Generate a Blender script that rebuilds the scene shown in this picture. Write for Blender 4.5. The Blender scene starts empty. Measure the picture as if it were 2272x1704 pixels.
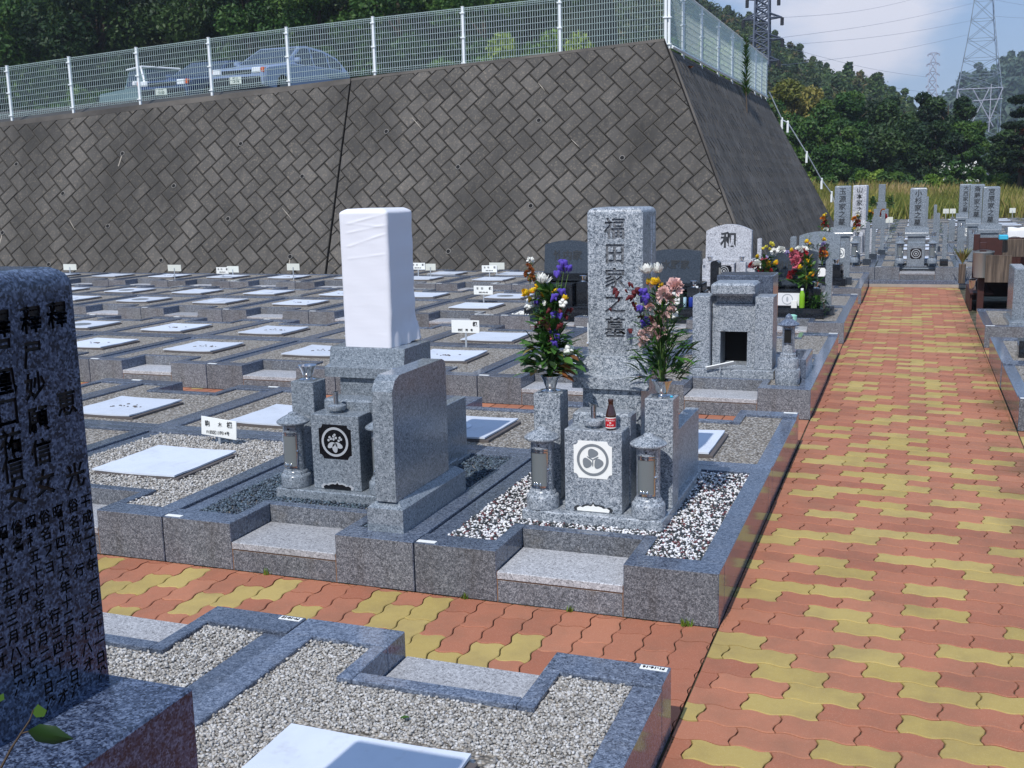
import bpy, bmesh, math, random
import numpy as np
from mathutils import Vector, Matrix, Euler
rnd = random.Random(7)
nrg = np.random.default_rng(11)
R = math.radians
SC = bpy.context.scene
COL = SC.collection

# ---------------------------------------------------------------- camera
cam_d = bpy.data.cameras.new('camera'); cam = bpy.data.objects.new('camera', cam_d); COL.objects.link(cam)
cam_d.sensor_width = 36; cam_d.lens = 36 * 2372.8 / 2272; cam_d.clip_start = .05; cam_d.clip_end = 3000
CX, CY, CZ = .66259, -4.05277, 1.75
cF = Vector((-0.34571127, 0.92092694, -0.17993689)); cR = Vector((0.93737595, 0.34764103, -0.02172671)); cU = Vector((-0.04254474, 0.17617968, 0.98343819))
cam.matrix_world = Matrix(((cR.x, cU.x, -cF.x, CX), (cR.y, cU.y, -cF.y, CY), (cR.z, cU.z, -cF.z, CZ), (0, 0, 0, 1)))
SC.camera = cam

# ---------------------------------------------------------------- light
SUN_EL, SUN_AZ = R(50), R(5)          # the sun stands behind the camera, a little to the left
world = bpy.data.worlds.new('World'); SC.world = world; world.use_nodes = True
nt = world.node_tree; nt.nodes.clear()
sky = nt.nodes.new('ShaderNodeTexSky'); sky.sky_type = 'NISHITA'; sky.sun_disc = False
sky.sun_elevation = SUN_EL; sky.sun_rotation = R(180) + SUN_AZ
sky.air_density = 1.3; sky.dust_density = .6; sky.ozone_density = 2.5
bg = nt.nodes.new('ShaderNodeBackground'); bg.inputs[1].default_value = .122
wo = nt.nodes.new('ShaderNodeOutputWorld')
tc = nt.nodes.new('ShaderNodeTexCoord')
def wn(t, **k):
    n = nt.nodes.new(t)
    for a, b in k.items(): setattr(n, a, b)
    return n
mp = wn('ShaderNodeMapping'); mp.inputs['Scale'].default_value = (3, 3, 7)
nt.links.new(tc.outputs['Generated'], mp.inputs[0])
cn = wn('ShaderNodeTexNoise'); cn.inputs['Scale'].default_value = 2.6; cn.inputs['Detail'].default_value = 7; cn.inputs['Roughness'].default_value = .5
nt.links.new(mp.outputs[0], cn.inputs['Vector'])
def blob(d, r0, r1, sq):
    s = wn('ShaderNodeVectorMath', operation='SUBTRACT'); nt.links.new(tc.outputs['Generated'], s.inputs[0]); s.inputs[1].default_value = d
    m = wn('ShaderNodeVectorMath', operation='MULTIPLY'); nt.links.new(s.outputs[0], m.inputs[0]); m.inputs[1].default_value = (1, 1, sq)
    l = wn('ShaderNodeVectorMath', operation='LENGTH'); nt.links.new(m.outputs[0], l.inputs[0])
    g = wn('ShaderNodeMapRange'); g.inputs[1].default_value = r1; g.inputs[2].default_value = r0; g.inputs[3].default_value = 0; g.inputs[4].default_value = 1
    g.interpolation_type = 'SMOOTHSTEP'
    nt.links.new(l.outputs['Value'], g.inputs[0]); return g.outputs[0]
b1 = blob((-.068, .989, .125), .01, .13, 1.4)
b2 = blob((.10, .98, .17), .01, .16, 2.2)
mx = wn('ShaderNodeMath', operation='MULTIPLY_ADD'); nt.links.new(b2, mx.inputs[0]); mx.inputs[1].default_value = .25; nt.links.new(b1, mx.inputs[2])
ad = wn('ShaderNodeMath', operation='MULTIPLY_ADD'); nt.links.new(mx.outputs[0], ad.inputs[0]); ad.inputs[1].default_value = .5; nt.links.new(cn.outputs[0], ad.inputs[2])
cr = wn('ShaderNodeMapRange'); cr.inputs[1].default_value = .60; cr.inputs[2].default_value = .98; cr.interpolation_type = 'SMOOTHSTEP'
cr.inputs[4].default_value = .8
nt.links.new(ad.outputs[0], cr.inputs[0])
hs = wn('ShaderNodeMix', data_type='RGBA'); hs.inputs[0].default_value = .72
nt.links.new(sky.outputs[0], hs.inputs[6]); hs.inputs[7].default_value = (2.3, 3.5, 6.1, 1)
cm = wn('ShaderNodeMix', data_type='RGBA'); nt.links.new(cr.outputs[0], cm.inputs[0]); nt.links.new(hs.outputs[2], cm.inputs[6])
cm.inputs[7].default_value = (7.4, 7.3, 8.0, 1)
nt.links.new(cm.outputs[2], bg.inputs[0]); nt.links.new(bg.outputs[0], wo.inputs[0])
sd = bpy.data.lights.new('sun', 'SUN'); sd.energy = 3.7; sd.angle = R(.53); sd.color = (1, .972, .94)
so = bpy.data.objects.new('sun', sd); COL.objects.link(so)
sdir = Vector((-math.sin(SUN_AZ) * math.cos(SUN_EL), -math.cos(SUN_AZ) * math.cos(SUN_EL), math.sin(SUN_EL)))
so.rotation_euler = sdir.to_track_quat('Z', 'Y').to_euler()
SC.view_settings.view_transform = 'Standard'; SC.view_settings.look = 'None'; SC.view_settings.exposure = 0; SC.view_settings.gamma = 1
SC.cycles.max_bounces = 8; SC.cycles.transparent_max_bounces = 12

# ---------------------------------------------------------------- materials
def srgb(c):
    return tuple(((x / 255) / 12.92 if x / 255 <= .04045 else ((x / 255 + .055) / 1.055) ** 2.4) for x in c) + (1,)
MATS = {}
class NT:
    def __init__(s, name, rough=.5, spec=.5):
        s.m = bpy.data.materials.new(name); s.m.use_nodes = True; s.t = s.m.node_tree
        s.b = s.t.nodes['Principled BSDF']; s.b.inputs['Roughness'].default_value = rough
        s.b.inputs['Specular IOR Level'].default_value = spec
        s.tc = s.n('ShaderNodeTexCoord'); MATS[name] = s.m
    def n(s, t, **k):
        x = s.t.nodes.new(t)
        for a, b in k.items(): setattr(x, a, b)
        return x
    def l(s, a, b): s.t.links.new(a, b)
    def noise(s, scale, detail=3, rough=.55, vec=None, w=None):
        x = s.n('ShaderNodeTexNoise'); x.inputs['Scale'].default_value = scale; x.inputs['Detail'].default_value = detail; x.inputs['Roughness'].default_value = rough
        s.l(vec if vec is not None else s.tc.outputs['Object'], x.inputs['Vector']); return x.outputs[0]
    def vor(s, scale, feat='F1', out='Color', vec=None):
        x = s.n('ShaderNodeTexVoronoi', feature=feat); x.inputs['Scale'].default_value = scale
        s.l(vec if vec is not None else s.tc.outputs['Object'], x.inputs['Vector']); return x.outputs[out]
    def ramp(s, fac, stops, interp='LINEAR'):
        x = s.n('ShaderNodeValToRGB'); x.color_ramp.interpolation = interp; e = x.color_ramp.elements
        while len(e) < len(stops): e.new(.5)
        for i, (p, c) in enumerate(stops): e[i].position = p; e[i].color = c if len(c) == 4 else tuple(c) + (1,)
        s.l(fac, x.inputs[0]); return x.outputs[0]
    def mix(s, fac, a, b, blend='MIX'):
        x = s.n('ShaderNodeMix', data_type='RGBA', blend_type=blend)
        for i, v in ((0, fac), (6, a), (7, b)):
            if hasattr(v, 'is_output'): s.l(v, x.inputs[i])
            else: x.inputs[i].default_value = v
        return x.outputs[2]
    def attr(s, name='rnd'):
        x = s.n('ShaderNodeAttribute', attribute_name=name); return x.outputs['Fac']
    def objrand(s):
        return s.n('ShaderNodeObjectInfo').outputs['Random']
    def rng(s, v, a, b, c, d):
        x = s.n('ShaderNodeMapRange'); s.l(v, x.inputs[0])
        for i, q in enumerate((a, b, c, d)): x.inputs[i + 1].default_value = q
        return x.outputs[0]
    def col(s, v):
        if hasattr(v, 'is_output'): s.l(v, s.b.inputs['Base Color'])
        else: s.b.inputs['Base Color'].default_value = v
    def bump(s, h, strength=.3, dist=.005):
        x = s.n('ShaderNodeBump'); x.inputs['Strength'].default_value = strength; x.inputs['Distance'].default_value = dist
        s.l(h, x.inputs['Height']); s.l(x.outputs[0], s.b.inputs['Normal'])
    def rough(s, v): s.l(v, s.b.inputs['Roughness'])

def plain(name, c, rough=.5, metal=0, spec=.5, var=0):
    k = NT(name, rough, spec); k.b.inputs['Metallic'].default_value = metal
    if var:
        k.col(k.mix(k.noise(6, 4), tuple(x * (1 - var) for x in srgb(c)[:3]) + (1,), tuple(min(1, x * (1 + var)) for x in srgb(c)[:3]) + (1,)))
    else: k.col(srgb(c))
    return k.m

def granite(name, dark, mid, light, scale, rough=.14, d=.3, l=.68, bumpy=0, stain=.12, spec=.5, vary=0, drip=0):
    """crystals of three tones, each a cell of its own, over a soft large-scale drift"""
    k = NT(name, rough, spec)
    sep = k.n('ShaderNodeSeparateColor'); k.l(k.vor(scale), sep.inputs[0])
    sep2 = k.n('ShaderNodeSeparateColor'); k.l(k.vor(scale * .43), sep2.inputs[0])
    a = k.n('ShaderNodeMath', operation='MULTIPLY_ADD'); k.l(sep2.outputs[0], a.inputs[0]); a.inputs[1].default_value = .35
    b2_ = k.n('ShaderNodeMath', operation='MULTIPLY'); k.l(sep.outputs[0], b2_.inputs[0]); b2_.inputs[1].default_value = .65; k.l(b2_.outputs[0], a.inputs[2])
    c = k.ramp(a.outputs[0], [(d - .06, srgb(dark)), (d + .06, srgb(mid)), (l - .08, srgb(mid)), (l + .08, srgb(light))])
    c = k.mix(k.rng(k.noise(1.7, 5, .6), .35, .7, 0, stain), c, tuple(x * .45 for x in srgb(mid)[:3]) + (1,))
    if drip:
        md_ = k.n('ShaderNodeMapping'); md_.inputs['Scale'].default_value = (9, 9, .9); k.l(k.tc.outputs['Object'], md_.inputs[0])
        c = k.mix(k.rng(k.noise(1, 5, .6, md_.outputs[0]), .48, .72, 0, drip), c, srgb((70, 64, 58)))
        c = k.mix(k.rng(k.noise(5, 6, .7), .58, .72, 0, drip * .8), c, srgb((128, 120, 108)))
    if vary:
        hv = k.n('ShaderNodeHueSaturation'); k.l(k.rng(k.objrand(), 0, 1, 1 - vary, 1 + vary * .7), hv.inputs['Value']); k.l(c, hv.inputs['Color']); c = hv.outputs[0]
    k.col(c)
    if bumpy: k.bump(sep.outputs[1], .35, bumpy)
    r = k.rng(k.noise(3.2, 4), .3, .7, rough * .8, min(1, rough * 1.35)); k.rough(r)
    return k.m
granite('granite_speckled', (78, 86, 96), (138, 146, 154), (188, 193, 198), 235, .3, .3, .66)
granite('granite_fine', (80, 88, 96), (122, 131, 139), (158, 165, 172), 230, .17, .25, .72)
granite('granite_kerb', (60, 68, 82), (94, 104, 121), (126, 136, 152), 210, .12, .3, .7, vary=.22, drip=.15)
granite('granite_sawn', (68, 71, 76), (106, 109, 115), (152, 154, 158), 250, .7, .3, .68, .0012, .3, drip=.35, vary=.22)
granite('granite_step', (120, 120, 122), (168, 169, 172), (200, 201, 203), 240, .65, .26, .7, .0006, .22, vary=.2)
granite('granite_pale', (112, 114, 120), (176, 178, 184), (208, 210, 214), 130, .5, .24, .7)
granite('granite_black', (20, 22, 26), (30, 33, 38), (52, 56, 62), 320, .07, .3, .74, 0, .05)
granite('granite_slate', (42, 48, 56), (56, 63, 72), (78, 85, 94), 300, .16, .3, .72)
granite('granite_blue', (36, 42, 58), (66, 78, 102), (104, 118, 144), 300, .2, .36, .68)
granite('granite_carved', (70, 74, 79), (100, 104, 110), (134, 138, 143), 160, .85, .3, .66)
plain('mortar', (128, 100, 78), .9, var=.3)
plain('mortar_light', (160, 152, 140), .9, var=.2)
plain('ink_black', (22, 16, 18), .6)
plain('ink_stroke_shade', (42, 46, 50), .7)  # dark outline tone; on inscriptions it stands in for shade in engraved strokes
plain('ink_white', (215, 220, 224), .6)
plain('white_board', (236, 237, 232), .45, var=.02)
plain('sign_ink', (30, 30, 30), .6)
plain('board_back', (214, 216, 206), .6)
plain('steel', (205, 206, 208), .14, 1)
plain('steel_worn', (150, 150, 150), .3, 1)
plain('lantern_dark', (128, 134, 134), .32, .35)
plain('post_grey', (178, 184, 190), .45, .3)
plain('fence_white', (236, 240, 240), .45)
plain('fence_wire', (222, 236, 228), .4)
plain('plate_white', (240, 240, 234), .35)
plain('plate_black', (16, 17, 20), .2)
plain('crest_grey', (120, 126, 130), .6)
plain('crest_silver', (168, 172, 176), .55)
plain('rust', (160, 84, 44), .8, var=.3)
plain('hollow_shade', (12, 12, 13), .9)  # near-black that stands in for the shade inside holes and openings
plain('concrete', (128, 124, 118), .85, var=.2)
plain('concrete_dark', (92, 86, 84), .85, var=.25)
plain('car_silver', (150, 166, 194), .3, .35)
plain('car_blue', (66, 84, 122), .25, .4)
plain('car_white', (236, 238, 238), .3)
plain('car_teal', (96, 122, 122), .3)
plain('car_grille', (28, 30, 34), .4)
plain('car_glass', (28, 36, 50), .05, 0, .8)
plain('tyre', (22, 22, 24), .85)
plain('lamp_clear', (235, 240, 242), .12, 0, .8)
plain('lamp_amber', (214, 92, 22), .2)
plain('number_plate', (212, 220, 208), .5)
plain('number_ink', (40, 74, 54), .6)
plain('pylon_steel', (88, 96, 112), .6, .2)
plain('pylon_pale', (176, 178, 192), .6, .1)
plain('pylon_zinc', (136, 150, 166), .6, .2)
plain('cable', (120, 128, 150), .6)
plain('bucket_zinc', (168, 172, 172), .35, .6)
plain('cloth_white', (222, 222, 222), .9, var=.06)
plain('cloth_blue', (58, 172, 204), .8, var=.1)
plain('tea_green', (128, 178, 40), .2)
plain('cap_white', (238, 240, 240), .4)
plain('water_bottle', (176, 206, 214), .12)
plain('can_blue', (30, 52, 142), .3)
plain('cup_mint', (150, 206, 190), .45)
plain('paper', (228, 226, 218), .8)
plain('label_red', (190, 22, 34), .5)
k = NT('brown_glass', .06, .8); k.col(srgb((58, 26, 14))); k.b.inputs['Coat Weight'].default_value = .5
k = NT('lamp_glass', .03, .7); k.col(srgb((120, 130, 130))); k.b.inputs['Transmission Weight'].default_value = .75
k = NT('wood_dark', .6); k.col(k.mix(k.noise(14, 4), srgb((44, 20, 16)), srgb((74, 34, 26))))
k = NT('wood_weathered', .85)
mp_ = k.n('ShaderNodeMapping'); mp_.inputs['Scale'].default_value = (38, 38, 2.2); k.l(k.tc.outputs['Object'], mp_.inputs[0])
g_ = k.noise(1, 5, .65, mp_.outputs[0]); k.col(k.ramp(g_, [(.3, srgb((52, 44, 38))), (.55, srgb((98, 84, 72))), (.75, srgb((140, 124, 108)))])); k.bump(g_, .5, .004)
k = NT('lid_white', .35); c_ = k.mix(k.rng(k.noise(3.5, 5, .6), .45, .8, 0, .5), srgb((212, 219, 229)), srgb((182, 190, 202)))
vv_ = k.n('ShaderNodeHueSaturation'); k.l(k.rng(k.objrand(), 0, 1, .84, 1.04), vv_.inputs['Value']); k.l(c_, vv_.inputs['Color'])
c_ = k.mix(k.rng(k.noise(11, 7, .7), .56, .74, 0, .3), vv_.outputs[0], srgb((150, 142, 130))); k.col(c_)
k.l(k.rng(k.noise(2, 3), .3, .7, .5, .7), k.b.inputs['Roughness']); k.b.inputs['Specular IOR Level'].default_value = .25
k = NT('cloth_wrap', .75); k.col(srgb((226, 226, 232))); k.b.inputs['Sheen Weight'].default_value = .2
mp_ = k.n('ShaderNodeMapping'); mp_.inputs['Scale'].default_value = (.8, .8, 5); mp_.inputs['Rotation'].default_value = (.25, .35, 0); k.l(k.tc.outputs['Object'], mp_.inputs[0])
k.bump(k.noise(2.2, 3, .5, mp_.outputs[0]), .25, .012)
# bricks
def brick(name, a, b, c):
    k = NT(name, .8, .35)
    base = k.mix(k.attr(), srgb(a), srgb(b))
    sp = k.n('ShaderNodeSeparateColor'); k.l(k.vor(420), sp.inputs[0])
    base = k.mix(k.rng(sp.outputs[0], .8, 1, 0, .35), base, srgb(c))
    base = k.mix(k.rng(k.noise(3.1, 8, .68), .45, .78, 0, .5), base, srgb((104, 88, 72)))
    # moss along the kerbs, a thin uneven rim
    geo = k.n('ShaderNodeNewGeometry'); sx = k.n('ShaderNodeSeparateXYZ'); k.l(geo.outputs['Position'], sx.inputs[0])
    e1 = k.rng(sx.outputs[0], 1.12, 1.40, 0, .75)
    ms = k.n('ShaderNodeMath', operation='MULTIPLY'); k.l(e1, ms.inputs[0]); k.l(k.rng(k.noise(2.6, 5, .6), .45, .62, 0, 1), ms.inputs[1])
    base = k.mix(ms.outputs[0], base, srgb((92, 84, 56)))
    k.col(base); k.bump(k.noise(260, 3), .25, .0016)
brick('brick_red', (178, 118, 90), (160, 100, 76), (202, 156, 130))
brick('brick_yellow', (170, 148, 84), (182, 160, 98), (200, 184, 134))
k = NT('joint_sand', .95); k.col(k.mix(k.rng(k.noise(9, 4), .42, .6, 0, 1), srgb((92, 84, 66)), srgb((46, 50, 26)))); k.bump(k.noise(120, 3), .5, .004)
# gravel seen from afar: cells with colour and height
def gravel_mat(name, cols, scale, rough=.85, bd=.008):
    k = NT(name, rough, .3)
    v = k.n('ShaderNodeTexVoronoi'); v.inputs['Scale'].default_value = scale; k.l(k.tc.outputs['Object'], v.inputs['Vector'])
    sp = k.n('ShaderNodeSeparateColor'); k.l(v.outputs['Color'], sp.inputs[0])
    n = len(cols); c = k.ramp(sp.outputs[0], [(i / n, srgb(q)) for i, q in enumerate(cols)], 'CONSTANT')
    c = k.mix(k.rng(v.outputs['Distance'], .25, .75, 0, .8), c, srgb((60, 56, 50)))
    c = k.mix(k.rng(k.noise(1.3, 4), .4, .75, 0, .3), c, srgb((116, 106, 92)))
    k.col(c)
    inv = k.rng(v.outputs['Distance'], 0, .8, 1, 0); k.bump(inv, .9, bd)
gravel_mat('gravel', [(196, 190, 180), (168, 160, 148), (212, 208, 200), (140, 134, 126), (184, 174, 160), (120, 114, 108), (200, 196, 190), (156, 150, 138)], 78)
gravel_mat('gravel_white', [(240, 240, 240), (226, 226, 228), (246, 246, 246), (210, 210, 212)], 60, .7, .012)
def pebble_mat(name, cols, rough=.55):
    k = NT(name, rough, .4); n = len(cols)
    c = k.ramp(k.attr(), [(i / n, srgb(q)) for i, q in enumerate(cols)], 'CONSTANT')
    k.col(k.mix(k.rng(k.noise(90, 3), .4, .7, 0, .3), c, srgb((70, 66, 62))))
pebble_mat('pebble_grey', [(190, 188, 184), (172, 169, 163), (154, 150, 144), (206, 204, 201), (180, 175, 167), (136, 133, 128), (198, 195, 189), (166, 163, 158)], .75)
pebble_mat('pebble_mixed', [(238, 238, 240), (44, 52, 58), (230, 230, 232), (54, 60, 66), (242, 242, 242), (52, 60, 62), (226, 226, 226), (80, 86, 90), (238, 238, 238), (108, 62, 66)], .5)
pebble_mat('pebble_blue', [(62, 78, 92), (80, 96, 110), (52, 64, 76), (98, 114, 128), (70, 88, 98), (60, 72, 88)], .55)
# wall blocks
k = NT('wall_block', .9, .25)
base = k.mix(k.attr(), srgb((88, 85, 81)), srgb((106, 102, 97)))
sp = k.n('ShaderNodeSeparateColor'); k.l(k.vor(38), sp.inputs[0])
base = k.mix(k.rng(sp.outputs[0], .75, 1, 0, .35), base, srgb((158, 146, 128)))
mpw = k.n('ShaderNodeMapping'); mpw.inputs['Scale'].default_value = (1, 1, .35); k.l(k.tc.outputs['Object'], mpw.inputs[0])
base = k.mix(k.rng(k.noise(.5, 8, .66, mpw.outputs[0]), .40, .66, 0, .72), base, srgb((46, 45, 43)))
base = k.mix(k.rng(k.noise(2.4, 6, .7), .58, .75, 0, .5), base, srgb((54, 52, 50)))
wv = k.n('ShaderNodeMapping'); wv.inputs['Scale'].default_value = (7, 7, .25); k.l(k.tc.outputs['Object'], wv.inputs[0])
base = k.mix(k.rng(k.noise(1, 5, .6, wv.outputs[0]), .56, .72, 0, .35), base, srgb((46, 46, 48)))
k.col(base); k.bump(k.noise(34, 5, .7), .5, .012)
k = NT('wall_joint', .95, .2); k.col(k.mix(k.noise(1.5, 4), srgb((22, 22, 21)), srgb((40, 38, 36))))
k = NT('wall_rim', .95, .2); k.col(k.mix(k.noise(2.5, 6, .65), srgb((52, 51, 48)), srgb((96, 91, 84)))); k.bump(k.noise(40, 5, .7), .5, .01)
k = NT('wall_mortar', .92, .2)
c_ = k.mix(k.rng(k.noise(.7, 6, .6), .4, .65, 0, 1), srgb((104, 99, 93)), srgb((70, 67, 64))); k.col(c_); k.bump(k.noise(40, 5, .7), .5, .01)
# ground
k = NT('soil', .95, .2); k.col(k.mix(k.noise(.8, 6), srgb((112, 104, 88)), srgb((142, 132, 112)))); k.bump(k.noise(30, 5), .4, .02)
k = NT('forest_floor', .95, .2); k.col(k.mix(k.noise(.3, 6), srgb((30, 34, 20)), srgb((52, 56, 30))))
k = NT('asphalt', .9, .2); k.col(k.mix(k.noise(1.5, 6), srgb((74, 74, 74)), srgb((96, 95, 92))))
# foliage
def leafm(name, stops, rough=.55, trans=.25, posn=0):
    k = NT(name, rough, .35)
    c = k.ramp(k.attr(), [(p, srgb(q)) for p, q in stops])
    if posn: c = k.mix(k.rng(k.noise(posn, 3), .35, .65, 0, .65), c, srgb(tuple(x * .62 for x in stops[0][1])))
    k.col(c); k.b.inputs['Transmission Weight'].default_value = 0
    k.b.inputs['Subsurface Weight'].default_value = 0
    tr = k.n('ShaderNodeBsdfTranslucent'); k.l(c, tr.inputs[0]); ms = k.n('ShaderNodeMixShader'); ms.inputs[0].default_value = trans
    out = k.t.nodes['Material Output']; k.l(k.b.outputs[0], ms.inputs[1]); k.l(tr.outputs[0], ms.inputs[2]); k.l(ms.outputs[0], out.inputs[0])
leafm('leaf_dark', [(0, (22, 42, 20)), (.5, (38, 64, 30)), (1, (70, 94, 44))])
leafm('leaf_mid', [(0, (34, 62, 24)), (.5, (56, 92, 36)), (1, (92, 120, 50))])
leafm('leaf_bright', [(0, (66, 98, 30)), (.5, (104, 136, 46)), (1, (142, 158, 66))])
leafm('leaf_yellow', [(0, (66, 88, 34)), (.5, (128, 128, 58)), (1, (176, 158, 92))])
leafm('leaf_russet', [(0, (46, 52, 26)), (.5, (104, 66, 40)), (1, (150, 84, 50))])
leafm('leaf_hill', [(0, (40, 66, 30)), (.4, (70, 98, 44)), (.8, (102, 118, 58)), (1, (130, 104, 70))], posn=.045)
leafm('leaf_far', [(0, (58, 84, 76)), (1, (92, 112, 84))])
leafm('needle_dark', [(0, (16, 32, 18)), (1, (38, 60, 30))])
leafm('susuki', [(0, (112, 124, 54)), (.4, (146, 144, 72)), (.7, (176, 158, 100)), (1, (198, 172, 130))], .7, .3)
leafm('leaf_bouquet', [(0, (34, 66, 28)), (.5, (62, 102, 44)), (.85, (100, 136, 66)), (1, (150, 128, 76))], .4, .2)
leafm('leaf_spiky', [(0, (28, 56, 22)), (.6, (50, 90, 34)), (1, (96, 142, 50))], .4, .2)
leafm('leaf_withered', [(0, (150, 86, 44)), (1, (112, 78, 48))], .6, .2)
leafm('moss', [(0, (40, 62, 16)), (1, (86, 104, 36))])
plain('bark', (74, 62, 50), .9, var=.3)
plain('stem', (84, 112, 50), .6)
for n_, c_ in (('petal_white', (240, 240, 232)), ('petal_yellow', (236, 196, 20)), ('petal_purple', (84, 64, 168)), ('petal_pink', (240, 200, 192)),
               ('petal_rose', (206, 104, 120)), ('petal_red', (150, 14, 26)), ('petal_darkred', (92, 20, 26)), ('petal_orange', (214, 128, 30)), ('petal_lemon', (222, 214, 90)), ('petal_lilac', (170, 160, 206))):
    k = NT(n_, .6, .3); k.col(k.mix(k.noise(40, 2), srgb(c_), tuple(x * .8 for x in srgb(c_)[:3]) + (1,)))
    k.b.inputs['Sheen Weight'].default_value = .1

# ---------------------------------------------------------------- helpers
def mlist(ms):
    return [MATS[m] if isinstance(m, str) else m for m in (ms if isinstance(ms, (list, tuple)) else [ms])]
class MB:
    def __init__(s): s.v = []; s.f = []; s.m = []
    def add(s, vs, fs, m=0, T=None):
        o = len(s.v)
        if T is not None: vs = [tuple(T @ Vector(p)) for p in vs]
        s.v += [tuple(p) for p in vs]; s.f += [[i + o for i in f] for f in fs]
        s.m += (m if isinstance(m, list) else [m] * len(fs)); return s
    def box(s, x0, x1, y0, y1, z0, z1, c=0, m=0, T=None):
        if x0 > x1: x0, x1 = x1, x0
        if y0 > y1: y0, y1 = y1, y0
        if c <= 0:
            vs = [(x, y, z) for x in (x0, x1) for y in (y0, y1) for z in (z0, z1)]
            return s.add(vs, [(0, 1, 3, 2), (4, 6, 7, 5), (0, 4, 5, 1), (2, 3, 7, 6), (0, 2, 6, 4), (1, 5, 7, 3)], m, T)
        c = min(c, (x1 - x0) * .49, (y1 - y0) * .49, (z1 - z0) * .49)
        vs = []; idx = {}
        X = (x0, x1); Y = (y0, y1); Z = (z0, z1)
        for i in (0, 1):
            for j in (0, 1):
                for k in (0, 1):
                    sx, sy, sz = (1, -1)[i], (1, -1)[j], (1, -1)[k]
                    for a in range(3):
                        p = [X[i] + sx * c, Y[j] + sy * c, Z[k] + sz * c]; p[a] = (X[i], Y[j], Z[k])[a]
                        idx[i, j, k, a] = len(vs); vs.append(tuple(p))
        fs = []
        cyc = ((0, 0), (1, 0), (1, 1), (0, 1))
        for a in range(3):
            for sd_ in (0, 1):
                q = []
                for (u, w) in cyc:
                    key = [0, 0, 0]; key[a] = sd_; key[(a + 1) % 3] = u; key[(a + 2) % 3] = w
                    q.append(idx[tuple(key) + (a,)])
                fs.append(q if sd_ else q[::-1])
        for a in range(3):      # edges running along axis a
            b, d = (a + 1) % 3, (a + 2) % 3
            for u in (0, 1):
                for w in (0, 1):
                    k0 = [0, 0, 0]; k0[b] = u; k0[d] = w; k1 = list(k0); k1[a] = 1
                    q = [idx[tuple(k0) + (b,)], idx[tuple(k1) + (b,)], idx[tuple(k1) + (d,)], idx[tuple(k0) + (d,)]]
                    fs.append(q if (u + w) % 2 else q[::-1])
        for i in (0, 1):
            for j in (0, 1):
                for k in (0, 1):
                    q = [idx[i, j, k, 0], idx[i, j, k, 1], idx[i, j, k, 2]]
                    fs.append(q if (i + j + k) % 2 else q[::-1])
        return s.add(vs, fs, m, T)
    def prism(s, poly, axis, a, b, m=0, T=None, cap=True):
        n = len(poly)
        def P(p, t):
            if axis == 'z': return (p[0], p[1], t)
            if axis == 'y': return (p[0], t, p[1])
            return (t, p[0], p[1])
        vs = [P(p, a) for p in poly] + [P(p, b) for p in poly]
        fs = [[i, (i + 1) % n, n + (i + 1) % n, n + i] for i in range(n)]
        if cap: fs += [list(range(n))[::-1], list(range(n, 2 * n))]
        return s.add(vs, fs, m, T)
    def lathe(s, prof, n=24, c=(0, 0, 0), m=0, T=None):
        vs = []; fs = []; ms = []
        for r, z in prof:
            for i in range(n):
                a = 2 * math.pi * i / n; vs.append((c[0] + r * math.cos(a), c[1] + r * math.sin(a), c[2] + z))
        for j in range(len(prof) - 1):
            for i in range(n):
                fs.append([j * n + i, j * n + (i + 1) % n, (j + 1) * n + (i + 1) % n, (j + 1) * n + i])
        fs.append(list(range(n))[::-1]); fs.append([(len(prof) - 1) * n + i for i in range(n)])
        return s.add(vs, fs, m, T)
    def tube(s, pts, rad, n=6, m=0, T=None):
        pts = [Vector(p) for p in pts]; N = len(pts)
        if not isinstance(rad, (list, tuple)): rad = [rad] * N
        vs = []; fs = []
        for i, p in enumerate(pts):
            d = (pts[min(i + 1, N - 1)] - pts[max(i - 1, 0)]).normalized()
            a = d.orthogonal().normalized() if abs(d.z) > .9 else d.cross(Vector((0, 0, 1))).normalized()
            b = d.cross(a)
            for j in range(n):
                t = 2 * math.pi * j / n; vs.append(tuple(p + (a * math.cos(t) + b * math.sin(t)) * rad[i]))
        for i in range(N - 1):
            for j in range(n):
                fs.append([i * n + j, i * n + (j + 1) % n, (i + 1) * n + (j + 1) % n, (i + 1) * n + j])
        fs.append(list(range(n))[::-1]); fs.append([(N - 1) * n + j for j in range(n)])
        return s.add(vs, fs, m, T)
    def bar(s, p, q, w, m=0, n=4): return s.tube([p, q], w * .5 * 1.2, n, m)
    def build(s, name, mats, parent=None, loc=None, smooth=None, rnd_attr=None):
        me = bpy.data.meshes.new(name); me.from_pydata(s.v, [], s.f)
        for m in mlist(mats): me.materials.append(m)
        if len(set(s.m)) > 1 or (s.m and s.m[0]): me.polygons.foreach_set('material_index', s.m)
        if rnd_attr is not None:
            a = me.attributes.new('rnd', 'FLOAT', 'FACE'); a.data.foreach_set('value', np.asarray(rnd_attr, np.float32))
        me.update()
        bm = bmesh.new(); bm.from_mesh(me); bmesh.ops.recalc_face_normals(bm, faces=bm.faces); bm.to_mesh(me); bm.free()
        if smooth is not None:
            me.shade_smooth(); me.set_sharp_from_angle(angle=R(smooth))
        return link(name, me, parent, loc)
def link(name, me, parent=None, loc=None):
    o = bpy.data.objects.new(name, me); COL.objects.link(o)
    if parent is not None: o.parent = parent
    if loc is not None: o.location = loc
    return o
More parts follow.
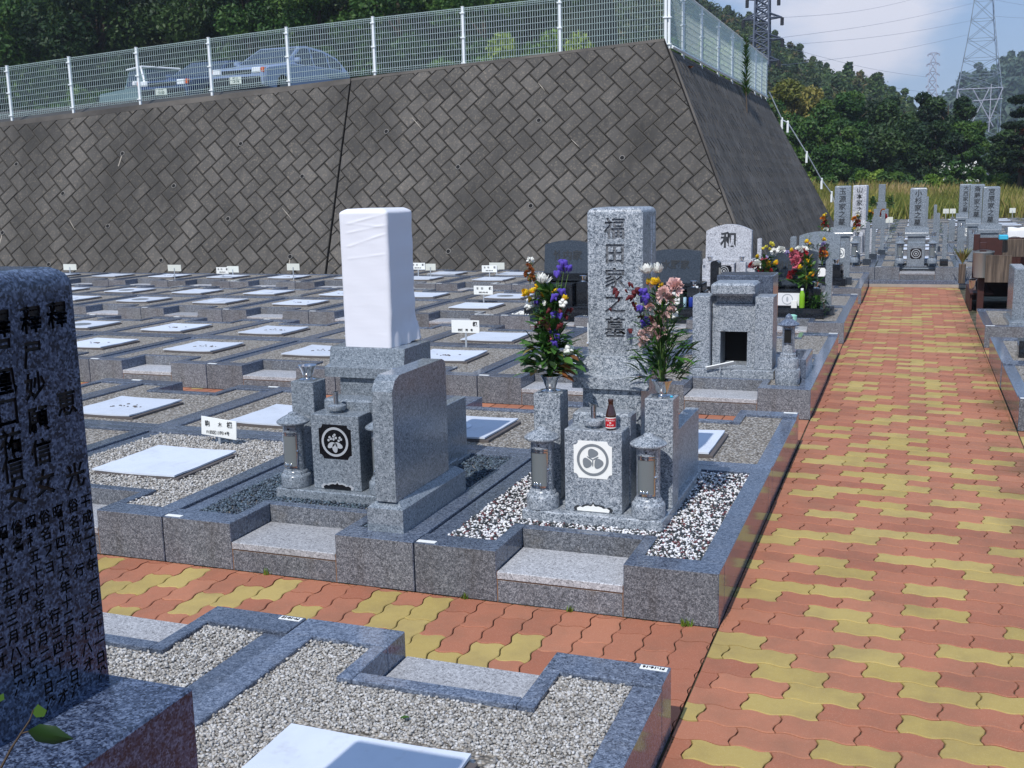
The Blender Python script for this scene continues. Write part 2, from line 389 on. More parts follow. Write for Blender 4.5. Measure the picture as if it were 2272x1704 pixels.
def npmesh(name, V, F, mats, parent=None, loc=None, rnd_attr=None, dom='FACE', smooth=False):
    """V (n,3), F (m,k) arrays of equal-sized faces"""
    me = bpy.data.meshes.new(name); V = np.asarray(V, np.float32); F = np.asarray(F, np.int32)
    m, kk = F.shape
    me.vertices.add(len(V)); me.vertices.foreach_set('co', V.ravel())
    me.loops.add(m * kk); me.loops.foreach_set('vertex_index', F.ravel())
    me.polygons.add(m); me.polygons.foreach_set('loop_start', np.arange(0, m * kk, kk, dtype=np.int32))
    for q in mlist(mats): me.materials.append(q)
    if rnd_attr is not None:
        a = me.attributes.new('rnd', 'FLOAT', dom); a.data.foreach_set('value', np.asarray(rnd_attr, np.float32))
    me.update(calc_edges=True)
    if smooth: me.shade_smooth()
    return link(name, me, parent, loc)
def thing(name, label, cat, loc=(0, 0, 0), rz=0, group=None):
    o = bpy.data.objects.new(name, None); COL.objects.link(o); o.location = loc; o.rotation_euler = (0, 0, rz); o.empty_display_size = .1
    return tag(o, label, cat, group)
def tag(o, label, cat, group=None, kind=None):
    if label: o['label'] = label
    if cat: o['category'] = cat
    if group: o['group'] = group
    if kind: o['kind'] = kind
    return o
def struct(o): o['kind'] = 'structure'; return o
def kids(o): return [c for c in o.children]
def dup(root, loc=None, rz=None, label=None, group=None, scale=None):
    def cp(o, par):
        c = o.copy(); COL.objects.link(c)
        if par is not None: c.parent = par
        for ch in kids(o): cp(ch, c)
        return c
    r = cp(root, None)
    if loc is not None: r.location = loc
    if rz is not None: r.rotation_euler = (0, 0, rz)
    if label: r['label'] = label
    if group: r['group'] = group
    if scale is not None: r.scale = scale
    return r
ORD = ['first', 'second', 'third', 'fourth', 'fifth', 'sixth', 'seventh', 'eighth', 'ninth', 'tenth', 'eleventh', 'twelfth', 'thirteenth', 'fourteenth']

# text: curve -> mesh data
def text_mesh(body, size, extrude=.0006, bold=0, vertical=False, pitch=1.06, res=2):
    """returns verts, faces of text in XZ plane facing -Y, centred on x=0; vertical text runs down from z=0"""
    V = []; F = []
    items = [(body, 0)] if not vertical else [(ch, -(i + .5) * size * pitch) for i, ch in enumerate(body)]
    for s_, dz in items:
        if not s_.strip(): continue
        c = bpy.data.curves.new('t', 'FONT'); c.body = s_; c.size = size; c.extrude = extrude; c.offset = bold; c.resolution_u = res
        c.align_x = 'CENTER'; c.align_y = 'CENTER' if not vertical else 'CENTER'
        o = bpy.data.objects.new('t', c); COL.objects.link(o)
        dg = bpy.context.evaluated_depsgraph_get(); me = bpy.data.meshes.new_from_object(o.evaluated_get(dg))
        b = len(V)
        V += [(v.co.x, -v.co.z, v.co.y + dz) for v in me.vertices]; F += [[i + b for i in p.vertices] for p in me.polygons]
        bpy.data.objects.remove(o); bpy.data.curves.remove(c); bpy.data.meshes.remove(me)
    return V, F
def lettering(name, parts, mat, parent, loc=(0, 0, 0)):
    """parts: list of (body,size,(x,y,z),rotz,rotx,vertical,bold)"""
    mb = MB()
    for body, size, p, rz, rx, vert, bold in parts:
        V, F = text_mesh(body, size, .0008, bold, vert)
        T = Matrix.Translation(p) @ Matrix.Rotation(rz, 4, 'Z') @ Matrix.Rotation(rx, 4, 'X')
        mb.add(V, F, 0, T)
    me = bpy.data.meshes.new(name); me.from_pydata(mb.v, [], mb.f); me.materials.append(MATS[mat]); me.update()
    return link(name, me, parent, loc)
def carve(obj, parts, depth=.007, mat='granite_carved'):
    """cuts lettering into obj with a boolean; mesh coordinates of obj"""
    mb = MB()
    for body, size, p, rz, vert, bold in parts:
        V, F = text_mesh(body, size, depth, bold, vert, res=1)
        mb.add(V, F, 0, Matrix.Translation(p) @ Matrix.Rotation(rz, 4, 'Z'))
    me = bpy.data.meshes.new('cut'); me.from_pydata(mb.v, [], mb.f); me.materials.append(MATS[mat])
    bm = bmesh.new(); bm.from_mesh(me); bmesh.ops.remove_doubles(bm, verts=bm.verts, dist=1e-5); bmesh.ops.recalc_face_normals(bm, faces=bm.faces); bm.to_mesh(me); bm.free()
    cu = link('cut', me); n0 = len(obj.data.vertices)
    md = obj.modifiers.new('b', 'BOOLEAN'); md.operation = 'DIFFERENCE'; md.solver = 'EXACT'; md.object = cu; md.material_mode = 'TRANSFER'; md.use_self = True
    pl, mw = obj.parent, obj.location.copy(); obj.parent = None; obj.location = (0, 0, 0)
    bpy.context.view_layer.update()
    dg = bpy.context.evaluated_depsgraph_get(); res = bpy.data.meshes.new_from_object(obj.evaluated_get(dg))
    obj.modifiers.clear(); zs = [v.co.z for v in obj.data.vertices]; zr = [v.co.z for v in res.vertices]; ok = len(res.vertices) > n0 + 50 and abs(min(zs) - min(zr)) < .01 and abs(max(zs) - max(zr)) < .01; print('carve', obj.name, ok, n0, len(res.vertices))
    if ok: obj.data = res
    obj.parent = pl; obj.location = mw
    bpy.data.objects.remove(cu)
    return ok

# ---------------------------------------------------------------- layout numbers
P_ = 1.341; PITCH = 4.0264; D1, D2 = 1.66, 1.52; KZ = .23; GZ = .213; W = 1.402

# ---------------------------------------------------------------- ground sheets
mb = MB(); mb.add([(-400, -60, -.03), (400, -60, -.03), (400, 900, -.03), (-400, 900, -.03)], [(0, 1, 2, 3)])
struct(mb.build('ground', 'forest_floor'))
mb = MB(); mb.add([(-26, -9, -.012), (12, -9, -.012), (12, 14.8, -.012), (-26, 14.8, -.012)], [(0, 1, 2, 3)])
struct(mb.build('path_bedding', 'joint_sand'))
mb = MB(); mb.box(-2.2, 12, 14.96, 41.5, -.02, .09); struct(mb.build('upper_ground', 'soil'))

# ---------------------------------------------------------------- brick paths
YEL3 = [(1480,10),(2140,10),(1470,80),(1900,70),(690,110),(1165,145),(1610,130),(2140,170),(845,210),(1310,205),(2070,210),(710,250),(1300,295),(1780,285),(570,405),(950,385),(1455,365),(2170,370),(1105,450),(1970,460),(730,545),(1090,580),(1630,560),(2100,530),(580,600),(1055,705),(1635,690),(1240,800),(2110,800),(470,880),(335,945),(590,970),(1220,960),(1840,935),(2130,965),(760,1090),(1420,1060),(950,1200),(1645,1180),(710,1280),(1640,1380),(2150,1320),(180,1310),(370,1570),(1140,1570),(1880,1540)]
YEL4 = [(1415,1650),(690,1640),(570,1640),(2060,1590),(1260,1595),(780,1590),(1550,1520),(1100,1530),(620,1495),(1400,1455),(1840,1455),(740,1380),(1400,1380),(2050,1390),(860,1345),(1550,1360),(1970,1345),(1140,1295),(1280,1265),(1540,1290),(1940,1275),(725,1265),(1800,1230),(1285,1205),(1420,1175),(2030,1180),(810,1170),(920,1145),(1290,1135),(1660,1130),(1540,1095),(2080,1100),(1060,1070),(1190,1050),(1530,1045),(790,1080),(1420,1010),(1760,1005),(1640,970),(2040,1000),(860,995),(980,975),(1260,940),(1850,935),(1210,900),(1530,900),(1920,920),(860,920),(980,850),(1220,855),(1320,840),(1740,865),(1640,830),(1530,815),(1130,790),(1240,775),(1530,775),(1830,805),(1020,740),(1430,740),(1710,755)]
YELA = [(400,620),(470,730),(1030,740),(900,880),(1270,930),(1760,830),(1890,930),(200,380),(800,340),(560,480)]
def ground_pt(u, v):
    d = cF + cR * ((u - 1136) / 2372.8) - cU * ((v - 852) / 2372.8); t = -CZ / d.z
    return CX + d.x * t, CY + d.y * t
def clip(poly, x0, x1, y0, y1):
    def cl(p, ins, inter):
        out = []
        for i in range(len(p)):
            a, b = p[i - 1], p[i]; ia, ib = ins(a), ins(b)
            if ib:
                if not ia: out.append(inter(a, b))
                out.append(b)
            elif ia: out.append(inter(a, b))
        return out
    def ix(c): return lambda a, b: (c, a[1] + (b[1] - a[1]) * (c - a[0]) / (b[0] - a[0]))
    def iy(c): return lambda a, b: (a[0] + (b[0] - a[0]) * (c - a[1]) / (b[1] - a[1]), c)
    for ins, it in ((lambda q: q[0] >= x0, ix(x0)), (lambda q: q[0] <= x1, ix(x1)), (lambda q: q[1] >= y0, iy(y0)), (lambda q: q[1] <= y1, iy(y1))):
        if poly: poly = cl(poly, ins, it)
    return poly
def brick_outline(L, Hh, inset, amp, seg):
    """wavy-edged brick, centre origin: long edges wave twice, short edges once"""
    w2 = Hh / 2; pts = []
    A = lambda t: amp * math.sin(2 * math.pi * t / Hh)
    n = seg
    xs = [-L / 2 + L * i / n for i in range(n + 1)]
    low = [(x, -w2 + A(x)) for x in xs]; up = [(x, w2 + A(x)) for x in xs]
    # short ends follow x = +-L/2 + A(y)
    ends = 5 if seg > 12 else 4
    ys = [-w2 + Hh * i / ends for i in range(1, ends)]
    right = [(L / 2 + A(y) * 1.25, y) for y in ys]; left = [(-L / 2 + A(y) * 1.25, y) for y in ys][::-1]
    poly = low + right + up[::-1] + left
    out = []
    for x, y in poly:
        out.append((x - math.copysign(min(abs(x), inset) if abs(x) > L / 2 - .02 else 0, x), y - math.copysign(inset if abs(y) > w2 - .02 else 0, y)))
    return out
def paving(name, x0, x1, y0, y1, vertical, ox, oy, yel, seed, p_yel=.3, fine=lambda x, y: 12):
    rr = random.Random(seed); mb = MB(); at = []; B, Hh = .251, .1255
    ycell = set()
    def cell(x, y):
        if vertical: x, y = y, x
        oxx, oyy = (oy, ox) if vertical else (ox, oy)
        r = math.floor((y - oyy) / Hh + .5); c = math.floor((x - oxx - (Hh if r % 2 else 0)) / B + .5); return r, c
    lim = None
    for (x, y) in yel: ycell.add(cell(x, y))
    ymax = max([y for x, y in yel], default=-99)
    a0, a1, b0, b1 = (x0, x1, y0, y1) if not vertical else (y0, y1, x0, x1)
    oxx, oyy = (oy, ox) if vertical else (ox, oy)
    for r in range(math.floor((b0 - oyy) / Hh) - 1, math.ceil((b1 - oyy) / Hh) + 2):
        for c in range(math.floor((a0 - oxx) / B) - 2, math.ceil((a1 - oxx) / B) + 2):
            cx = oxx + c * B + (Hh if r % 2 else 0); cy = oyy + r * Hh
            wx, wy = (cx, cy) if not vertical else (cy, cx)
            seg = fine(wx, wy)
            polys = []
            for ins in ((.0024, .0052) if seg > 8 else (.0042, .0062)):
                pl = [(cx + p[0], cy + p[1]) for p in brick_outline(B, Hh, ins, .0085, seg)]
                if vertical: pl = [(q[1], q[0]) for q in pl]
                polys.append(pl)
            g = .002 if len(yel) else .002
            low = clip(polys[0], x0 + g, x1 - g, y0 + g, y1 - g)
            if len(low) < 3: continue
            if vertical: known = True
            else: known = wy < ymax
            isy = (cell(wx, wy) in ycell) if known and yel else rr.random() < p_yel
            m = 1 if isy else 0; q = rr.random(); zz = rr.uniform(-.0012, .0012); inside = len(low) == len(polys[0])
            if inside:
                hi = polys[1]; n = len(low)
                mb.add([(p[0], p[1], -.012) for p in low] + [(p[0], p[1], -.0028 + zz) for p in low] + [(p[0], p[1], zz) for p in hi],
                       [[i, (i + 1) % n, n + (i + 1) % n, n + i] for i in range(n)] + [[n + i, n + (i + 1) % n, 2 * n + (i + 1) % n, 2 * n + i] for i in range(n)] + [list(range(2 * n, 3 * n))], m)
                at += [q] * (2 * n + 1)
            else:
                n = len(low); mb.prism(low, 'z', -.012, zz - .0005, m); at += [q] * (n + 2)
    o = mb.build(name, ['brick_red', 'brick_yellow'], rnd_attr=at)
    return struct(o)
yel = [ground_pt(1472 + x / 2.746, 1100 + y / 2.746) for x, y in YEL3] + [ground_pt(1500 + x / 2.7655, 600 + y / 2.7655) for x, y in YEL4 if 600 + y / 2.7655 < 1110]
yela = [ground_pt(780 + x / 5.027, 1270 + y / 5.027) for x, y in YELA]
yela += [ground_pt(x / 2.746, 1100 + y / 2.746) for x, y in ((700, 400), (1160, 490), (900, 540), (730, 550), (1190, 650), (1440, 610), (1720, 570), (780, 700), (1850, 700))]
fine = lambda x, y: 16 if y < 2.2 else 8
paving('main_path', 0, W, -5.2, 14.80, False, .062 + .1255, -.205, yel, 5, .3, fine)
for n in range(-1, 3):
    y0 = n * PITCH + 3.18 if n >= 0 else -.88
    y1 = (n + 1) * PITCH
    paving('cross_path', (-6.2, -8.5, -12, -14)[n + 1], -.004, y0, y1, True, -1.511 + .0628, -.15, yela if n == -1 else [], 20 + n, .3, (lambda x, y: 14 if x > -4 else 8) if n == -1 else (lambda x, y: 4))
mb = MB(); at = []
for i in range(5): pass
paving('cross_path', W + .004, 5.5, 3.18, PITCH, True, -1.511 + .0628, -.15, [], 31, .3, lambda x, y: 4)
paving('cross_path', W + .004, 5.5, 7.206, 2 * PITCH, True, -1.511 + .0628, -.15, [], 32, .3, lambda x, y: 4)

# moss and small weeds along the kerbs
def tufts(name, pts, size, mat, label=None, cat=None, h=1.0, per=7):
    V = []; F = []; A = []
    for (x, y, z) in pts:
        for _ in range(per):
            a = nrg.uniform(0, 6.28); t = nrg.uniform(.1, .6); L = size * nrg.uniform(.5, 1.3); w = L * .13
            bx, by = x + nrg.normal(0, size * .25), y + nrg.normal(0, size * .12)
            d = np.array([math.cos(a) * t, math.sin(a) * t, h]); d /= np.linalg.norm(d); s_ = np.array([-math.sin(a), math.cos(a), 0]) * w
            p = np.array([bx, by, z]); b = len(V)
            V += [p - s_, p + s_, p + d * L * .6 + s_ * .7, p + d * L]; F += [[b, b + 1, b + 2, b + 3]]; A.append(nrg.uniform())
    o = npmesh(name, V, F, mat, rnd_attr=A); return tag(o, label, cat, kind='stuff')
pts = [(x, -.006 + nrg.normal(0, .004), -.004) for x in nrg.uniform(-4.2, 0, 420)] + [(.006 + abs(nrg.normal(0, .006)), y, -.004) for y in nrg.uniform(0, 3.1, 260)] \
    + [(.006 + abs(nrg.normal(0, .008)), y, -.004) for y in nrg.uniform(4.03, 14, 260)] + [(.008, y, -.004) for y in nrg.uniform(-1.9, -.9, 60)] \
    + [(W - .012 - abs(nrg.normal(0, .008)), y, -.004) for y in nrg.uniform(4.03, 10.5, 500)]
tufts('moss', pts, .007, 'moss', 'green moss and tiny weeds in the joint between kerbs and bricks', 'moss')
tufts('weeds', [(-.12, -.012, 0), (-.14, -.014, 0), (-.62, -.012, 0), (-1.1, -.01, 0), (.03, -1.35, 0), (.02, -1.3, 0), (.035, -1.38, 0), (-3.5, -.012, 0), (-2.1, -.01, 0)], .03, 'leaf_bright', 'small bright green weeds at the foot of the kerbs', 'weeds', per=14)

# ---------------------------------------------------------------- grave plots
def kerb_mesh(depth, c=.003):
    mb = MB(); g = .004; z = KZ; xl, xr = -.95, -.391; st = .055; fy = .135; ny = .335; x0, x1 = -P_ + .005, -.001
    S = 1  # sawn front finish index
    for a, b in ((x0, xl), (xr, x1)):
        mb.box(a, b, 0, fy, 0, z, c)
    mb.box(xl - st, xl, fy + .0015, ny + st, 0.05, z - .0006, c); mb.box(xr, xr + st, fy + .0015, ny + st, 0.05, z - .0006, c)
    mb.box(xl + .0015, xr - .0015, ny, ny + st, 0, z - .0012, c)
    mb.box(x0, x0 + .093, fy + .0015, depth - .0955, 0.0, z - .013, c); mb.box(x1 - .10, x1, fy + .0015, depth - .0955, 0, z - .0006, c)
    mb.box(x0, x1, depth - .095, depth - .002, 0, z - .0012, c)
    ms = []
    for f in mb.f:
        q = [mb.v[i] for i in f]
        fr = all(p[1] < 1e-5 for p in q) or (all(abs(p[1] - ny) < 1e-5 for p in q))
        ms.append(1 if fr else 0)
    mb.m = ms
    mb.box(x0 + .001, x1 - .003, .004, .02, .0, .1, 0, 2)   # mortar showing in the joints
    for xx in (xl, xr): mb.box(xx - .004, xx + .004, .0035, .03, .0, .135, 0, 2)
    return mb
def bed_mesh(depth):
    mb = MB(); x0, x1 = -P_ + .098, -.101
    # U-shaped top so that the step notch stays open
    poly = [(x0, .136), (-1.007, .136), (-1.007, .392), (-.334, .392), (-.334, .136), (x1, .136), (x1, depth - .096), (x0, depth - .096)]
    mb.prism(poly, 'z', .05, GZ); return mb
STEP = MB(); STEP.box(-.947, -.394, -.001, .333, .104, .138, .003, 0)
STEPB = MB(); STEPB.box(-.945, -.396, .003, .32, 0, .0985, .001, 1); STEPB.box(-.94, -.40, .008, .33, .098, .1045, 0, 2)
def make_plot(depth, name='grave_plot'):
    root = thing(name, 'x', 'grave plot')
    km = kerb_mesh(depth); km.build('kerb', ['granite_kerb', 'granite_sawn', 'mortar'], root)
    s = MB(); s.v = list(STEP.v) + list(STEPB.v); n = len(STEP.v); s.f = [list(f) for f in STEP.f] + [[i + n for i in f] for f in STEPB.f]; s.m = STEP.m + STEPB.m
    s.build('step', ['granite_step', 'granite_sawn', 'mortar'], root)
    bed_mesh(depth).build('gravel_bed', 'gravel', root)
    q = MB(); q.box(-P_ + .012, -P_ + .10, .012, .040, KZ, KZ + .0022, .0005); q.build('number_tag', 'white_board', root)
    return root
plotF = make_plot(D1); plotB = make_plot(D2)
TERR = {-1: 'foreground terrace', 0: 'terrace with the cloth-wrapped stone', 1: 'terrace with the unfinished altar', 2: 'terrace with the black headstones', 3: 'terrace under the block wall'}
plots = {}
first = {'F': True, 'B': True}
def place_plot(kind, x_right, y, z, label, group, extra=None):
    src = plotF if kind == 'F' else plotB
    loc = (x_right, y, z) if kind == 'F' else (x_right - P_, y, z); rz = 0 if kind == 'F' else math.pi
    if first[kind]:
        first[kind] = False; src.location = loc; src.rotation_euler = (0, 0, rz); src['label'] = label; src['group'] = group; return src
    return dup(src, loc, rz, label, group)
NX = {-1: 3, 0: 6, 1: 8, 2: 10, 3: 12}
GP = 'kerbed gravel grave plots'
lids = []
# wall foot line, used to stop the terraces
def wall_foot_y(x):
    pts_ = [(-30, 12.2), (-16, 13.85), (-10.5, 15.0), (-2.0, 15.2)]
    for (a, ya), (b, yb) in zip(pts_, pts_[1:]):
        if x <= b: return ya + (yb - ya) * (x - a) / (b - a)
    return 99
for n in (-1, 0, 1, 2, 3):
    y0 = n * PITCH if n >= 0 else -4.06
    yb = y0 + 3.18
    if n == 3: yb = y0 + 3.0
    for i in range(NX[n]):
        xr = -i * P_
        where = f'{ORD[i]} from the brick path' if i else 'beside the brick path'
        pf = place_plot('F', xr, y0, 0, f'kerbed plot facing the camera, {TERR[n]}, {where}', GP)
        plots[n, 'F', i] = pf
        if n in (-1, 0, 1, 2) or wall_foot_y(xr - P_) > yb + .1 or i < 7:
            pb = place_plot('B', xr, yb, 0, f'kerbed plot facing away, {TERR[n]}, {where}', GP)
            plots[n, 'B', i] = pb
# right side of the path
for n, kk in ((1, 2), (2, 2)):
    for i in range(kk):
        xr = W + P_ * (i + 1); y0 = n * PITCH
        plots[n, 'RF', i] = place_plot('F', xr, y0, 0, f'kerbed front plot right of the brick path, {"nearer" if n == 1 else "farther"} block, {ORD[i]} column', GP)
        if n == 1 or i >= 0:
            plots[n, 'RB', i] = place_plot('B', xr, y0 + (3.18 if n == 1 else 2.6), 0, f'kerbed back plot right of the brick path, nearer block, {ORD[i]} column', GP) if n == 1 else None
# a plain kerbed bed closes the farther right terrace
# upper terraces beyond the end of the path
UX = .08
for kx in range(6):
    y0 = 14.955 + PITCH * kx
    for j in range(-1, 4):
        xr = UX + P_ * (j + 1)
        col_ = ['far left', 'path-end', 'third', 'fourth', 'fifth'][j + 1]
        plots[10 + kx, 'F', j] = place_plot('F', xr, y0, .09, f'front plot of {ORD[kx]} upper terrace beyond the path end, {col_} column', GP)
        plots[10 + kx, 'B', j] = place_plot('B', xr, y0 + 3.18, .09, f'back plot of {ORD[kx]} upper terrace beyond the path end, {col_} column', GP)

# low kerb step across the end of the path
mb = MB(); mb.box(-.9, 1.66, 14.80, 14.95, -.01, .112, .004, 0); mb.box(-.9, 1.66, 14.795, 14.80, 0, .05, 0, 1)
tag(mb.build('end_kerb', ['granite_kerb', 'mortar_light']), 'low granite kerb across the far end of the brick path', 'kerb')

# sticker numbers on the two nearest tags
for key, body in (((-1, 'B', 0), 'F1-16-16'), ((-1, 'B', 1), 'F1-16-15')):
    pl = plots[key]
    lettering('tag_number', [(body, .02, (-P_ + .056, .026, KZ + .0034), 0, -math.pi / 2, False, .0006)], 'sign_ink', pl)
    # lies flat on the kerb top, read from the cross path
# ---------------------------------------------------------------- pebbles
ico_v = None
def ico():
    t = (1 + 5 ** .5) / 2
    v = np.array([(-1, t, 0), (1, t, 0), (-1, -t, 0), (1, -t, 0), (0, -1, t), (0, 1, t), (0, -1, -t), (0, 1, -t), (t, 0, -1), (t, 0, 1), (-t, 0, -1), (-t, 0, 1)], float); v /= np.linalg.norm(v[0])
    f = np.array([(0, 11, 5), (0, 5, 1), (0, 1, 7), (0, 7, 10), (0, 10, 11), (1, 5, 9), (5, 11, 4), (11, 10, 2), (10, 7, 6), (7, 1, 8), (3, 9, 4), (3, 4, 2), (3, 2, 6), (3, 6, 8), (3, 8, 9), (4, 9, 5), (2, 4, 11), (6, 2, 10), (8, 6, 7), (9, 8, 1)])
    return v, f
def pebbles(name, rects, spacing, size, z, mat, parent, holes=(), layers=2):
    v0, f0 = ico(); P = []
    for (x0, x1, y0, y1) in rects:
        nx = max(1, int((x1 - x0) / spacing)); ny = max(1, int((y1 - y0) / spacing))
        for l in range(layers):
            gx, gy = np.meshgrid(np.linspace(x0, x1, nx + 1)[:-1] + spacing * .5, np.linspace(y0, y1, ny + 1)[:-1] + spacing * .5)
            p = np.stack([gx.ravel(), gy.ravel(), np.full(gx.size, z + l * size * .45)], 1)
            p[:, :2] += nrg.uniform(-spacing * .5, spacing * .5, (len(p), 2)); p[:, 2] += nrg.uniform(-size * .3, size * .35, len(p))
            if l: p = p[nrg.uniform(size=len(p)) < .45]
            P.append(p)
    P = np.concatenate(P)
    for (x0, x1, y0, y1) in holes: P = P[~((P[:, 0] > x0) & (P[:, 0] < x1) & (P[:, 1] > y0) & (P[:, 1] < y1))]
    N = len(P); S = size * .5 * nrg.uniform(.6, 1.35, (N, 1)) * np.stack([nrg.uniform(.8, 1.4, N), nrg.uniform(.7, 1.1, N), nrg.uniform(.5, .9, N)], 1)
    a = nrg.uniform(0, 6.283, N); b = nrg.uniform(-.6, .6, N)
    V = v0[None] * (1 + nrg.uniform(-.18, .18, (N, 12, 1))) * S[:, None]
    x = V[..., 0] * np.cos(b)[:, None] - V[..., 2] * np.sin(b)[:, None]; zz = V[..., 0] * np.sin(b)[:, None] + V[..., 2] * np.cos(b)[:, None]; y = V[..., 1]
    X = x * np.cos(a)[:, None] - y * np.sin(a)[:, None]; Y = x * np.sin(a)[:, None] + y * np.cos(a)[:, None]
    V = np.stack([X, Y, zz], -1) + P[:, None]
    F = (f0[None] + (np.arange(N) * 12)[:, None, None]).reshape(-1, 3)
    o = npmesh(name, V.reshape(-1, 3), F, mat, parent, rnd_attr=np.repeat(nrg.uniform(size=N), 20)); o['kind'] = 'stuff'; return o
x0, x1 = -P_ + .099, -.102
SIDE = lambda d: [(x0, -1.009, .14, .40), (-.332, x1, .14, .40), (x0, x1, .40, d - .10)]
# the foreground terrace, in plot coordinates (the plot is turned by 180 degrees)
pebbles('loose_gravel', SIDE(D2), .0088, .0105, GZ, 'pebble_grey', plots[-1, 'B', 0], holes=[(-.99, -.36, .66, 1.33)])
pebbles('loose_gravel', SIDE(D2), .0095, .0112, GZ, 'pebble_grey', plots[-1, 'B', 1])
pebbles('loose_gravel', SIDE(D1), .0112, .0132, GZ + .001, 'pebble_mixed', plots[0, 'F', 0])
pebbles('loose_gravel', SIDE(D1), .0130, .0150, GZ + .002, 'pebble_blue', plots[0, 'F', 1])
pebbles('loose_gravel', SIDE(D1), .0135, .0135, GZ, 'pebble_grey', plots[0, 'F', 2])
for key, m_ in (((0, 'F', 0), 'pebble_mixed'), ((0, 'F', 1), 'pebble_blue')):
    for ch in plots[key].children:
        if ch.name.startswith('gravel_bed'): ch.data = ch.data.copy(); ch.data.materials[0] = MATS['gravel']
for ch in plots[2, 'F', 2].children:
    if ch.name.startswith('gravel_bed'): ch.data = ch.data.copy(); ch.data.materials[0] = MATS['gravel_white']
pebbles('white_chippings', [(x0, x1, .40, .75), (x0, -1.009, .14, .40), (-.332, x1, .14, .40)], .03, .034, GZ, 'petal_white', plots[2, 'F', 2], layers=1)

# ---------------------------------------------------------------- lids on the empty plots
def lid_mesh(kind, seed):
    rr = random.Random(seed); n = 8; V = []; F = []; w, d = .28, .29
    for j in range(n + 1):
        for i in range(n + 1):
            u, v = i / n * 2 - 1, j / n * 2 - 1
            V.append((u * w, v * d, .018 + .006 * (u * u * (.6 + .4 * rr.random()) + v * v * .5) - .004))
    for j in range(n):
        for i in range(n): a = j * (n + 1) + i; F.append([a, a + 1, a + n + 2, a + n + 1])
    return V, F
def make_lid(kind, seed):
    r = thing('plot_cover', 'x', 'plot cover')
    mb = MB(); mb.box(-.27, .305, -.29, .275, -.012, .006, .002); mb.build('concrete_slab', 'concrete_dark', r)
    V, F = lid_mesh(kind, seed); mb = MB(); nn = len(V)
    mb.add(V, F); mb.add([(p[0], p[1], p[2] - .010) for p in V], [f[::-1] for f in F])
    e = [i for i in range(9)] + [8 + 9 * j for j in range(1, 9)] + [80 - i for i in range(1, 9)] + [72 - 9 * j for j in range(1, 8)]
    mb.f += [[e[i], e[(i + 1) % len(e)], e[(i + 1) % len(e)] + nn, e[i] + nn] for i in range(len(e))]; mb.m += [0] * len(e)
    mb.build('sheet', 'lid_white', r, smooth=40)
    if kind == 'disc':
        q = MB(); q.lathe([(.12, .0), (.12, .004), (.10, .0045)], 28, (-.05, -.03, .0155)); q.build('round_plate', 'lid_white' if seed % 2 else 'bucket_zinc', r, smooth=40)
    if kind == 'specks':
        q = MB(); rr = random.Random(seed)
        for _ in range(11):
            x, y, s = rr.gauss(0, .07), rr.gauss(0, .03), rr.uniform(.006, .016); q.lathe([(s, 0), (s * .6, .003)], 6, (x, y, .0165))
        q.build('dirt_spots', 'concrete_dark', r)
    return r
LP = {'plain': [make_lid('plain', s) for s in (1, 2)], 'disc': [make_lid('disc', 3), make_lid('disc', 4)], 'specks': [make_lid('specks', 5), make_lid('specks', 6)]}
used = set()
def put_lid(kind, x, y, z, label, rz):
    l = LP[kind]; src = l[rnd.randrange(2)]
    if src.name not in used: used.add(src.name); src.location = (x, y, z); src.rotation_euler = (0, 0, rz); src['label'] = label; src['group'] = 'white covers on empty plots'; return src
    return dup(src, (x, y, z), rz, label, 'white covers on empty plots')
occupied = {(0, 'F', 0), (0, 'F', 1), (1, 'F', 0), (2, 'F', 0), (2, 'F', 1), (2, 'F', 2), (3, 'F', 0), (3, 'F', 1), (-1, 'F', 0), (-1, 'F', 1), (-1, 'F', 2), (-1, 'B', 2), (1, 'B', 0), (2, 'B', 0),
            (10, 'F', -1), (10, 'F', 0), (10, 'F', 1), (11, 'F', -1), (11, 'F', 1), (12, 'F', 1), (14, 'F', -1), (1, 'RF', 0), (1, 'RB', 0), (2, 'RF', 0), (3, 'B', 0), (1, 'RF', 1)}
special = {(0, 'F', 2): 'plain', (0, 'B', 2): 'plain', (0, 'B', 3): 'specks', (0, 'B', 1): 'disc', (1, 'F', 4): 'specks', (1, 'B', 6): 'disc', (1, 'F', 5): 'specks', (1, 'B', 5): 'specks', (2, 'B', 6): 'disc', (2, 'F', 8): 'disc', (2, 'B', 3): 'disc', (0, 'F', 0): 'plain', (1, 'F', 2): 'specks', (-1, 'B', 0): 'plain', (0, 'B', 0): 'plain'}
KW = {'plain': 'clean white cover', 'disc': 'white cover with round plate', 'specks': 'white cover with dirt specks'}
for key, pl in plots.items():
    if pl is None or key in occupied: continue
    if key == (-1, 'B', 1): continue
    n, s, i = key
    if s in ('RF', 'RB'): continue
    kd = special.get(key) or rnd.choices(['plain', 'disc', 'specks'], [6, 1.2, 1.5])[0]
    x, y, z = pl.location
    fr = s == 'F'
    cx = x - P_ / 2 if fr else x + P_ / 2; cyy = y + .91 if fr else y - 1.0
    if n < 10: txt = f"on {'front' if fr else 'back'} plot, {TERR[n]}, {ORD[i]} from path"
    else: txt = f"on {'front' if fr else 'back'} plot, {ORD[n - 10]} upper terrace, {['far left', 'path-end', 'third', 'fourth', 'fifth'][i + 1]} column"
    put_lid(kd, cx + rnd.uniform(-.02, .02), cyy + rnd.uniform(-.02, .03), z + GZ + .012, f'{KW[kd]} {txt}', rnd.uniform(-.02, .02))
